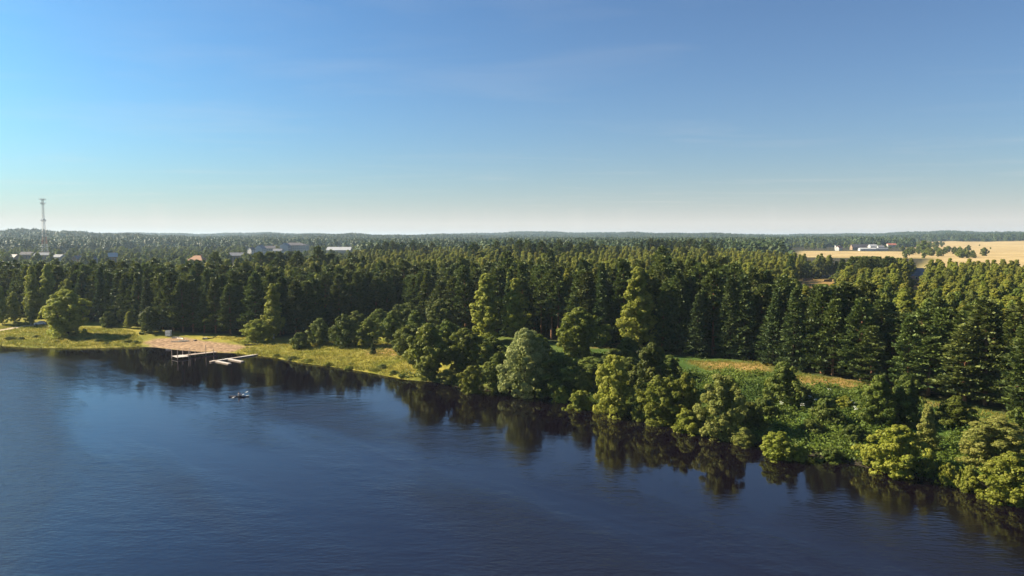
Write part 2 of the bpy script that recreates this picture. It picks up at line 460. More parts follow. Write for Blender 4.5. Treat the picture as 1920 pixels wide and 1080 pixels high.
# ------------------------------------------------------------------ ground sheet
def build_ground():
    d1 = np.arange(60, 340, 1.3)
    d2 = np.geomspace(340, 16000, 130)
    dist = np.concatenate([[6, 30], d1, d2])
    fine = np.linspace(R(-52), R(52), 330)
    rest = np.linspace(R(52), R(308), 60)[1:-1]
    ang = np.concatenate([fine, rest])
    A, D = np.meshgrid(ang, dist)
    P = np.stack([(np.sin(A) * D).ravel(), (np.cos(A) * D).ravel()], 1)
    z = ground_z(P)
    V = np.column_stack([P, z])
    nr, nc = A.shape
    i = np.arange(nr - 1)[:, None] * nc
    j = np.arange(nc)[None, :]
    jn = (np.arange(nc) + 1) % nc
    F = np.stack([(i + j), (i + jn[None, :]), (i + nc + jn[None, :]), (i + nc + j)], -1).reshape(-1, 4)
    cap = np.arange(nc)[None, :]
    me = np_mesh('ground', V, [F[:, ::-1], cap], smooth=True)
    s = shore_sd(P)
    jit = wob(P[:, 0], P[:, 1], 0.6) * 0.7
    att = {}
    att['sand'] = sstep(-1.2, 1.2, sdpoly(P, BEACH) + jit)
    dry = np.zeros(len(P))
    for q in DRY:
        dry = np.maximum(dry, sstep(-2.5, 2.5, sdpoly(P, q) + jit))
    att['dry'] = dry
    att['lush'] = np.maximum(sstep(-4, 4, sdpoly(P, LUSH) + jit), sstep(-25, 5, P[:, 0]) * sstep(140, 110, s))
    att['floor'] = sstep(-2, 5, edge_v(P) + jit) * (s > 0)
    d = np.hypot(P[:, 0], P[:, 1])
    tanx = P[:, 0] / np.maximum(P[:, 1], 1)
    fld = sstep(.545, .575, tanx + .02 * np.sin(d * .004)) * sstep(560, 640, d) * sstep(3100, 2900, d)
    fld = np.maximum(fld, sstep(.385, .40, tanx) * sstep(1030, 1070, d) * sstep(1480, 1420, d))
    fld = np.maximum(fld, sstep(.48, .52, tanx) * sstep(2150, 2250, d) * sstep(3100, 3000, d))
    att['field'] = fld * (P[:, 1] > 0)
    clear = sstep(.385, .40, tanx) * sstep(.455, .44, tanx) * sstep(430, 445, d) * sstep(560, 545, d)
    clear = np.maximum(clear, sstep(.538, .543, tanx) * sstep(.585, .575, tanx) * sstep(450, 465, d) * sstep(530, 520, d))
    att['dry'] = np.maximum(att['dry'], clear)
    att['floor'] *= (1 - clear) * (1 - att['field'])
    att['road'] = sstep(1.9, 1.2, pdist(P, ROAD) + jit * .3)
    att['bed'] = np.maximum(sstep(0.05, -0.6, z), sstep(.75, .35, z) * sstep(-30, -10, P[:, 0]) * (s < 12))
    for k, v in att.items():
        a = me.attributes.new(k, 'FLOAT', 'POINT')
        a.data.foreach_set('value', v.astype(np.float32))
    m, n, l = new_mat('ground_cover')
    out = n.new('ShaderNodeOutputMaterial'); p = n.new('ShaderNodeBsdfPrincipled')
    g = n.new('ShaderNodeNewGeometry')
    def nz(scale, detail=6):
        t = n.new('ShaderNodeTexNoise'); t.inputs['Scale'].default_value = scale; t.inputs['Detail'].default_value = detail
        l.new(g.outputs['Position'], t.inputs['Vector'])
        return t
    n1, n2, n3 = nz(0.09), nz(0.9), nz(0.02, 4)
    def ramp(src, a, b, lo=.35, hi=.65):
        r = n.new('ShaderNodeValToRGB')
        r.color_ramp.elements[0].position = lo; r.color_ramp.elements[1].position = hi
        r.color_ramp.elements[0].color = a + (1,); r.color_ramp.elements[1].color = b + (1,)
        l.new(src.outputs['Fac'], r.inputs['Fac'])
        return r
    cur = ramp(n1, (0.140, 0.150, 0.018), (0.290, 0.240, 0.042), .34, .66)
    def over(cur, att_name, col, noise_src=None, lo=None, hi=None):
        at = n.new('ShaderNodeAttribute'); at.attribute_name = att_name
        mx = n.new('ShaderNodeMixRGB')
        l.new(at.outputs['Fac'], mx.inputs[0]); l.new(cur.outputs[0], mx.inputs[1])
        if lo is not None:
            rr = ramp(noise_src, lo, hi); l.new(rr.outputs[0], mx.inputs[2])
        else:
            mx.inputs[2].default_value = col + (1,)
        return mx
    cur = over(cur, 'lush', None, n1, (0.040, 0.075, 0.014), (0.085, 0.120, 0.024))
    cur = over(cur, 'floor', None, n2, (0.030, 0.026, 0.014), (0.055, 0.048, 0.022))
    cur = over(cur, 'dry', None, n1, (0.24, 0.145, 0.050), (0.34, 0.220, 0.080))
    cur = over(cur, 'field', None, n3, (0.34, 0.245, 0.115), (0.47, 0.350, 0.170))
    cur = over(cur, 'sand', None, n2, (0.22, 0.140, 0.085), (0.34, 0.225, 0.138))
    cur = over(cur, 'road', None, n2, (0.40, 0.310, 0.22), (0.52, 0.42, 0.31))
    cur = over(cur, 'bed', (0.035, 0.028, 0.02))
    vr = n.new('ShaderNodeMixRGB'); vr.blend_type = 'MULTIPLY'; vr.inputs[0].default_value = 1
    fine_r = ramp(n2, (0.72, 0.72, 0.72), (1.15, 1.15, 1.15), .3, .7)
    l.new(cur.outputs[0], vr.inputs[1]); l.new(fine_r.outputs[0], vr.inputs[2])
    l.new(vr.outputs[0], p.inputs['Base Color'])
    p.inputs['Roughness'].default_value = 0.95
    p.inputs['Specular IOR Level'].default_value = 0.1
    b = n.new('ShaderNodeBump'); b.inputs['Strength'].default_value = 0.6; b.inputs['Distance'].default_value = 0.35
    l.new(n2.outputs['Fac'], b.inputs['Height']); l.new(b.outputs[0], p.inputs['Normal'])
    l.new(p.outputs[0], out.inputs['Surface'])
    me.materials.append(m)
    o = link('ground', me)
    tag(o, 'grassy river bank, meadows, fields and distant wooded hills', 'ground', kind='structure')
build_ground()

# ------------------------------------------------------------------ river
def build_water():
    xs = np.concatenate([np.linspace(-2400, -420, 40), np.arange(-415, 240, 3.5), np.linspace(250, 1400, 25)])
    ys = np.concatenate([np.linspace(-1200, -200, 14), np.linspace(-180, 50, 24), np.arange(54, 300, 2.5), np.linspace(310, 460, 10)])
    X, Y = np.meshgrid(xs, ys)
    P = np.stack([X.ravel(), Y.ravel()], 1)
    V = np.column_stack([P, np.zeros(len(P))])
    nr, nc = X.shape
    i = np.arange(nr - 1)[:, None] * nc; j = np.arange(nc - 1)[None, :]
    F = np.stack([i + j, i + j + 1, i + nc + j + 1, i + nc + j], -1).reshape(-1, 4)
    me = np_mesh('river', V, [F], smooth=True)
    # sheltered, calm water lies along the wooded bank; wind ruffles the rest
    B = np.array([at_z(*p) for p in [(-600, 646), (-200, 652), (0, 658), (120, 664), (200, 676), (240, 694), (330, 722), (430, 741), (520, 742), (640, 756),
                                     (760, 790), (850, 826), (1000, 862), (1300, 915), (1600, 975), (1900, 1050), (2300, 1200)]])
    B = B[np.argsort(B[:, 0])]
    sd = pdist(P, B) * np.where(P[:, 1] > np.interp(P[:, 0], B[:, 0], B[:, 1]), 1, -1)
    calm = sstep(-9, 9, sd + 5 * wob(P[:, 0], P[:, 1], 0.06) + 2 * wob(P[:, 0], P[:, 1], .25))
    a = me.attributes.new('calm', 'FLOAT', 'POINT'); a.data.foreach_set('value', calm.astype(np.float32))
    m, n, l = new_mat('river_water')
    out = n.new('ShaderNodeOutputMaterial'); p = n.new('ShaderNodeBsdfPrincipled')
    g = n.new('ShaderNodeNewGeometry')
    p.inputs['Base Color'].default_value = (0.0035, 0.0015, 0.0045, 1)
    p.inputs['IOR'].default_value = 1.65
    at = n.new('ShaderNodeAttribute'); at.attribute_name = 'calm'
    def nz(scale, sx=1, sy=1, detail=3, rot=0.3):
        mpp = n.new('ShaderNodeMapping'); mpp.inputs['Scale'].default_value = (sx, sy, 1); mpp.inputs['Rotation'].default_value = (0, 0, rot)
        l.new(g.outputs['Position'], mpp.inputs[0])
        t = n.new('ShaderNodeTexNoise'); t.inputs['Scale'].default_value = scale; t.inputs['Detail'].default_value = detail
        l.new(mpp.outputs[0], t.inputs['Vector'])
        return t
    w1 = nz(1.5, 0.6, 1.3, 3); w2 = nz(0.35, 0.5, 1.2, 3, 0.5)
    rot_ = n.new('ShaderNodeMapping'); rot_.inputs['Rotation'].default_value = (0, 0, R(47))   # wind lanes run along the river
    l.new(g.outputs['Position'], rot_.inputs[0])
    lane = n.new('ShaderNodeMapping'); lane.inputs['Scale'].default_value = (0.30, 1.25, 1); lane.inputs['Location'].default_value = (4.0, 2.0, 0)
    l.new(rot_.outputs[0], lane.inputs[0])
    patch = n.new('ShaderNodeTexNoise'); patch.inputs['Scale'].default_value = 0.026; patch.inputs['Detail'].default_value = 5; patch.inputs['Distortion'].default_value = 0.4
    l.new(lane.outputs[0], patch.inputs['Vector'])
    # wind strength: patches on open water, near nothing where calm
    pr = n.new('ShaderNodeMapRange'); pr.inputs['From Min'].default_value = .42; pr.inputs['From Max'].default_value = .58
    pr.inputs['To Min'].default_value = 0.14; pr.inputs['To Max'].default_value = 1.15
    l.new(patch.outputs['Fac'], pr.inputs['Value'])
    inv = n.new('ShaderNodeMapRange'); inv.inputs['To Min'].default_value = 1.0; inv.inputs['To Max'].default_value = 0.10
    l.new(at.outputs['Fac'], inv.inputs['Value'])
    wind = n.new('ShaderNodeMath'); wind.operation = 'MULTIPLY'
    l.new(pr.outputs[0], wind.inputs[0]); l.new(inv.outputs[0], wind.inputs[1])
    ad = n.new('ShaderNodeMath'); ad.operation = 'MULTIPLY_ADD'; ad.inputs[1].default_value = 2.0
    l.new(w2.outputs['Fac'], ad.inputs[0]); l.new(w1.outputs['Fac'], ad.inputs[2])
    hh = n.new('ShaderNodeMath'); hh.operation = 'MULTIPLY'
    l.new(ad.outputs[0], hh.inputs[0]); l.new(wind.outputs[0], hh.inputs[1])
    b = n.new('ShaderNodeBump'); b.inputs['Strength'].default_value = 1.0; b.inputs['Distance'].default_value = 0.085
    l.new(hh.outputs[0], b.inputs['Height']); l.new(b.outputs[0], p.inputs['Normal'])
    rr = n.new('ShaderNodeMapRange'); rr.inputs['To Min'].default_value = 0.03; rr.inputs['To Max'].default_value = 0.26
    l.new(wind.outputs[0], rr.inputs['Value']); l.new(rr.outputs[0], p.inputs['Roughness'])
    l.new(p.outputs[0], out.inputs['Surface'])
    me.materials.append(m)
    o = link('river', me)
    tag(o, 'wide dark blue river with wind ruffled patches', 'river', kind='structure')
build_water()

# ------------------------------------------------------------------ tree building
def quads_from(Pc, Nrm, size, r, aspect=1.0):
    """leaf quads at Pc facing about Nrm"""
    n = len(Pc)
    Nrm = Nrm / (np.linalg.norm(Nrm, axis=1, keepdims=True) + 1e-9)
    t = r.normal(size=(n, 3))
    t -= (t * Nrm).sum(1, keepdims=True) * Nrm
    t /= np.linalg.norm(t, axis=1, keepdims=True) + 1e-9
    b = np.cross(Nrm, t)
    s = (size * r.uniform(.6, 1.35, n))[:, None] if np.isscalar(size) else size[:, None]
    a, c = t * s * .5, b * s * .5 * aspect
    V = np.stack([Pc - a - c, Pc + a - c * .6, Pc + a * .9 + c, Pc - a * .7 + c * .9], 1).reshape(-1, 3)
    F = np.arange(4 * n).reshape(-1, 4)
    return V, F

def tube_np(path, radii, n=6):
    path = np.asarray(path, float)
    V = []
    for k, p in enumerate(path):
        d = path[min(k + 1, len(path) - 1)] - path[max(k - 1, 0)]
        d = d / (np.linalg.norm(d) + 1e-9)
        u = np.cross(d, [0.31, 0.95, 0.05]); u /= np.linalg.norm(u) + 1e-9
        w = np.cross(d, u)
        a = np.arange(n) * 2 * math.pi / n
        V.append(p + radii[k] * (np.cos(a)[:, None] * u + np.sin(a)[:, None] * w))
    V = np.concatenate(V)
    F = []
    for k in range(len(path) - 1):
        for i in range(n):
            F.append((k * n + i, k * n + (i + 1) % n, (k + 1) * n + (i + 1) % n, (k + 1) * n + i))
    return V, np.array(F)

def join(parts):
    V, F, off = [], [], 0
    for v, f in parts:
        V.append(v); F.append(f + off); off += len(v)
    return np.concatenate(V), np.concatenate(F)

PROFILE = {
    'dome': lambda t: np.where(t > .38, np.sqrt(np.clip(1 - ((t - .38) / .62) ** 2, 0, 1)), .78 + .22 * t / .38),
    'bush': lambda t: np.sqrt(np.clip(1 - (t * .98) ** 2.2, 0, 1)),
    'birch': lambda t: np.clip(np.sin(math.pi * np.clip(t, 0.02, .98) ** .8), 0, 1) ** .6 * (1 - .35 * t),
    'cone': lambda t: np.clip(1.02 - t, 0, 1) ** .8,
    'round': lambda t: np.sqrt(np.clip(1 - (2 * t - 1) ** 2, 0, 1)) * .55 + .45 * np.clip(np.sin(math.pi * t ** .8), 0, 1),
}

def leafy(seed, H, Rad, base, prof, nl, lobe, leaf, nsub=10, per=22, multi=1, squash=.85, trunk_r=None, core=.22):
    """broadleaf tree: returns crown mesh arrays and trunk mesh arrays"""
    if leaf < .5: leaf *= .74; per = int(per * 1.55)
    r = np.random.default_rng(seed)
    ch = H * (1 - base)
    f = PROFILE[prof]
    ph = r.uniform(0, 6.28, 3)
    cs, rs = [], []
    ga = r.uniform(0, 6.28)
    for k in range(nl):
        t = ((k + r.uniform(.1, .9)) / nl) ** .9
        ga += 2.399 + r.normal(0, .35)
        irr = 1 + .16 * math.sin(ga * 2 + ph[0]) + .12 * math.sin(ga * 3 + ph[1]) + .14 * math.sin(t * 7 + ph[2])
        lr = lobe * r.uniform(.65, 1.25) * (1 - .3 * t)
        rad = max(0, Rad * float(f(np.array(t))) * irr - lr * .55) * r.uniform(.62, 1.0)
        cs.append((rad * math.cos(ga), rad * math.sin(ga), H * base + ch * t - lr * .35 + lr * .2 * r.normal()))
        rs.append(lr)
    cs, rs = np.array(cs), np.array(rs)
    cs[:, 2] = np.maximum(cs[:, 2], rs * .4)
    sub = r.normal(size=(nl, nsub, 3)); sub[..., 2] += .35
    out = cs.copy(); out[:, 2] -= H * (base + .45 * (1 - base)); out /= np.linalg.norm(out, axis=1, keepdims=True) + 1e-6
    sub += out[:, None, :] * .9
    sub /= np.linalg.norm(sub, axis=2, keepdims=True)
    sc = cs[:, None, :] + sub * (rs[:, None, None] * np.array([1, 1, squash]) * .72)
    sc = sc.reshape(-1, 3); sr = np.repeat(rs, nsub) * r.uniform(.30, .50, nl * nsub) * (10 / nsub) ** .25
    sd = sub.reshape(-1, 3)
    ld = r.normal(size=(len(sc), per, 3)) + sd[:, None, :] * .9 + np.array([0, 0, .25])
    ld /= np.linalg.norm(ld, axis=2, keepdims=True)
    P = sc[:, None, :] + ld * sr[:, None, None] * r.uniform(.7, 1.12, (len(sc), per, 1))
    Nn = ld + r.normal(size=ld.shape) * .30
    tint = np.clip(np.repeat(np.repeat(r.uniform(.1, .9, nl), nsub) * .5 + r.uniform(0, .5, nl * nsub), per) + r.normal(0, .12, len(sc) * per), 0, 1)
    P = P.reshape(-1, 3); Nn = Nn.reshape(-1, 3)
    P[:, 2] = np.maximum(P[:, 2], .05)
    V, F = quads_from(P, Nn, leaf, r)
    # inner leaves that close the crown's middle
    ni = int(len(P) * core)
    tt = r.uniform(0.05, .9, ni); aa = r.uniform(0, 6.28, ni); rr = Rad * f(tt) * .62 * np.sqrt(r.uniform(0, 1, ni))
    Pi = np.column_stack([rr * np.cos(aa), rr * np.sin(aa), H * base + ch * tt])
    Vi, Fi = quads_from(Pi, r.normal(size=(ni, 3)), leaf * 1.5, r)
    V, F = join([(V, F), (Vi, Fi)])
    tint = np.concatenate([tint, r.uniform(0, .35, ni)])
    # trunk and limbs
    parts = []
    tr = trunk_r or H * .018
    stems = [(0, 0)] if multi == 1 else [(.5 * math.cos(a) * Rad * .25, .5 * math.sin(a) * Rad * .25) for a in np.linspace(0, 6.28, multi, endpoint=False)]
    top = H * (base + .62 * (1 - base))
    for sx, sy in stems:
        bx, by = sx * 2.2 + r.normal(0, .2), sy * 2.2 + r.normal(0, .2)
        path = [(sx, sy, -.6), (sx + .15 * bx, sy + .15 * by, top * .3), (sx + .5 * bx, sy + .5 * by, top * .65), (sx + .8 * bx, sy + .8 * by, top)]
        parts.append(tube_np(path, [tr * 1.25, tr, tr * .7, tr * .25], 7))
        for k in r.choice(nl, min(nl, 9 if multi == 1 else 4), replace=False):
            c = cs[k]
            z0 = min(top * .9, max(H * max(base, .08) * .9, c[2] - .5 * np.hypot(c[0], c[1]) - .4))
            u = z0 / top
            p0 = np.array([sx + .7 * u * bx, sy + .7 * u * by, z0])
            mid = p0 * .5 + c * .5 + np.array([0, 0, -.15 * rs[k]])
            parts.append(tube_np([p0, mid, c], [tr * .4, tr * .26, tr * .1], 5))
    TV, TF = join(parts)
    return (V, F, tint), (TV, TF)

def conifer(seed, H, Rad, base, kind='pine', nb=60, blade=.62, tufts=9, blades=9):
    r = np.random.default_rng(seed)
    parts = []
    lean = r.normal(0, .012, 2) * H
    tr = H * .0125
    path = [(0, 0, -.5), (lean[0] * .2, lean[1] * .2, H * .3), (lean[0] * .55, lean[1] * .55, H * .65), (lean[0], lean[1], H * .985)]
    parts.append(tube_np(path, [tr * 1.2, tr, tr * .62, tr * .1], 7))
    Ps, Ds, Ts = [], [], []
    ga = r.uniform(0, 6.28)
    for k in range(nb):
        u = (k + r.uniform(0, 1)) / nb
        u = u ** .85
        z = H * (base + (1 - base) * u)
        ga += 2.399 + r.normal(0, .5)
        if kind == 'edge':
            L = Rad * (min(1, .75 + 1.6 * u) if u < .16 else (1 - ((u - .16) / .86) ** 1.35)) * r.uniform(.6, 1.15) + .4
            rise0 = -.06 + .62 * u + r.normal(0, .08); droop = -.06
        elif kind == 'pine':
            L = Rad * (min(1, .62 + 1.1 * u) if u < .35 else (1 - ((u - .35) / .66) ** 1.7)) * r.uniform(.55, 1.15) + .35
            rise0 = .05 + .75 * u + r.normal(0, .1); droop = .12 * (1 - u)
        else:
            L = Rad * (1.0 - u) ** .85 * r.uniform(.8, 1.12) + .25
            rise0 = -.32 + .75 * u + r.normal(0, .06); droop = -.10
        dr = np.array([math.cos(ga), math.sin(ga), 0])
        p0 = np.array([lean[0] * z / H, lean[1] * z / H, z])
        def pt(q): return p0 + dr * (L * q) + np.array([0, 0, L * (rise0 * q - droop * q * q)])
        parts.append(tube_np([pt(0), pt(.5), pt(.95)], [tr * .26 * (1 - .6 * u), tr * .17 * (1 - .6 * u), tr * .05], 4))
        nt = max(3, int(tufts * (L / Rad) + 2))
        q = r.uniform(.12 if kind == 'spruce' else .28, 1.0, nt) ** .8
        side = np.array([-dr[1], dr[0], 0])
        for qq in q:
            w = .30 * L * (1 - abs(qq - .62)) * r.normal(0, .75)
            p = pt(qq) + side * w + np.array([0, 0, r.normal(0, .12) - (.12 * abs(w) if kind == 'spruce' else -.05)])
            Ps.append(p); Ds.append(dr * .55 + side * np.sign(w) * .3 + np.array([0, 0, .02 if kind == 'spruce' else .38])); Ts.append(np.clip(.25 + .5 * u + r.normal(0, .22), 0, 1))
    # leader
    for k in range(7):
        Ps.append(np.array([lean[0], lean[1], H * (.93 + .075 * k / 7)])); Ds.append(np.array([0, 0, .8])); Ts.append(.6)
    Ps, Ds, Ts = np.array(Ps), np.array(Ds), np.array(Ts)
    n = len(Ps)
    D = Ds[:, None, :] + r.normal(size=(n, blades, 3)) * np.array([.55, .55, .32])
    D /= np.linalg.norm(D, axis=2, keepdims=True)
    Lb = blade * r.uniform(.6, 1.25, (n, blades, 1))
    B0 = Ps[:, None, :] + r.normal(size=(n, blades, 3)) * np.array([.16, .16, .08])
    B1 = B0 + D * Lb
    W = np.cross(D, r.normal(size=(n, blades, 3))); W /= np.linalg.norm(W, axis=2, keepdims=True) + 1e-9
    W *= Lb * .26
    mid = B0 * .45 + B1 * .55
    V = np.stack([B0, mid + W, B1, mid - W], 2).reshape(-1, 3)
    F = np.arange(len(V)).reshape(-1, 4)
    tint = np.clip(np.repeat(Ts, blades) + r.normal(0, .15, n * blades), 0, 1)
    TV, TF = join(parts)
    return (V, F, tint), (TV, TF)

VAR = {}      # kind -> list of (height, radius, crown mesh, trunk mesh)
def variant(kind, data, H, Rad, leafm, barkm):
    (V, F, tint), (TV, TF) = data
    ext = np.percentile(np.hypot(V[:, 0], V[:, 1]), 96)
    c = np_mesh(kind + '_crown', V, [F], [leafm], tint=tint)
    t = np_mesh(kind + '_trunk', TV, [TF], [barkm], smooth=True)
    VAR.setdefault(kind, []).append((float(V[:, 2].max()), float(ext), c, t))

for i in range(5):
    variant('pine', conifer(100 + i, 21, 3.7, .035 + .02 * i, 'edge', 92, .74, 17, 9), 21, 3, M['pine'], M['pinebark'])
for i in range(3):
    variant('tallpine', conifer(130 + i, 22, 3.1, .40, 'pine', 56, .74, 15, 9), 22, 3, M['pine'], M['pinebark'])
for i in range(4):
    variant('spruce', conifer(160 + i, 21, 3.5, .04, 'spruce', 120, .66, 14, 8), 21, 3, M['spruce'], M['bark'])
for i in range(4):
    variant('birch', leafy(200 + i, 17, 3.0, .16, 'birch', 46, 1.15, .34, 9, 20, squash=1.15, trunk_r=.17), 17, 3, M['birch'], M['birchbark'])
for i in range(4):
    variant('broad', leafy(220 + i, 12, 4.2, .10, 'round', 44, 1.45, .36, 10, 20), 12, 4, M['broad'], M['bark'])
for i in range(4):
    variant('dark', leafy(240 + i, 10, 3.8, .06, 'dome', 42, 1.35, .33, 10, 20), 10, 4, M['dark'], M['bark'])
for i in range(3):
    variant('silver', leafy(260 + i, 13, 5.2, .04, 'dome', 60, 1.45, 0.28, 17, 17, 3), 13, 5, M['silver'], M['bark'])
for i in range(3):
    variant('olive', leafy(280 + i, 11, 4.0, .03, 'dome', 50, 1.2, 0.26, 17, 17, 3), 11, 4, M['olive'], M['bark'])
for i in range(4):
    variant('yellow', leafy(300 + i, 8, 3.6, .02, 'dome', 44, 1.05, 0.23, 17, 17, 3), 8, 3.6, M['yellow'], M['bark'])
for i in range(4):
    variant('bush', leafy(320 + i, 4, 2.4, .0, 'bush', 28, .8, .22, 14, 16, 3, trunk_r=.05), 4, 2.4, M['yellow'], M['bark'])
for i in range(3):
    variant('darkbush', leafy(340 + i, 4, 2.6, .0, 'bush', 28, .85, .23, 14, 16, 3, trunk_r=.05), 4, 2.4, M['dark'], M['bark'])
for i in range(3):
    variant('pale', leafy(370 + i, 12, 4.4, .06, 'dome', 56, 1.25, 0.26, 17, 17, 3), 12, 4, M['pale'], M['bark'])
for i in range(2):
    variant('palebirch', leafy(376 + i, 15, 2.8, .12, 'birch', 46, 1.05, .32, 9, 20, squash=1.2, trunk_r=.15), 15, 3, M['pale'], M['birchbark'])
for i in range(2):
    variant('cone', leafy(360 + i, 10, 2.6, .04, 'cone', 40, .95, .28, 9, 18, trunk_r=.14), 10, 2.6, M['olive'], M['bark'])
for i in range(4):   # garden and field trees, seen from afar
    variant('garden', leafy(380 + i, 10, 3.8, .10, 'round', 20, 1.7, .75, 7, 9), 10, 4, M['broad'], M['bark'])

def tree(name, kind, loc, h, w, vi=None, rz=None, label=None, cat='tree', group=None, leaf_override=None):
    vs = VAR[kind]
    H0, R0, cm, tm = vs[(vi if vi is not None else random.randrange(len(vs))) % len(vs)]
    e = empty(name, loc, random.uniform(0, 6.28) if rz is None else rz)
    sz, sx = h / H0, w / (2 * R0)
    t = bpy.data.objects.new('trunk', tm); c = bpy.data.objects.new('crown', cm)
    for o in (t, c):
        COL.objects.link(o); o.parent = e; o.scale = (sx, sx, sz)
    tag(e, label, cat, group)
    return e

def px_tree(name, kind, px, py, top, wpx, label, vi=None, cat='tree', group=None):
    x, y, z = on_ground(px, py)
    zt = z_at(px, top, y)
    return tree(name, kind, (x, y, z - .1), max(.8, zt - z), 1.04 * wpx * y / FPX, vi, None, label, cat, group)

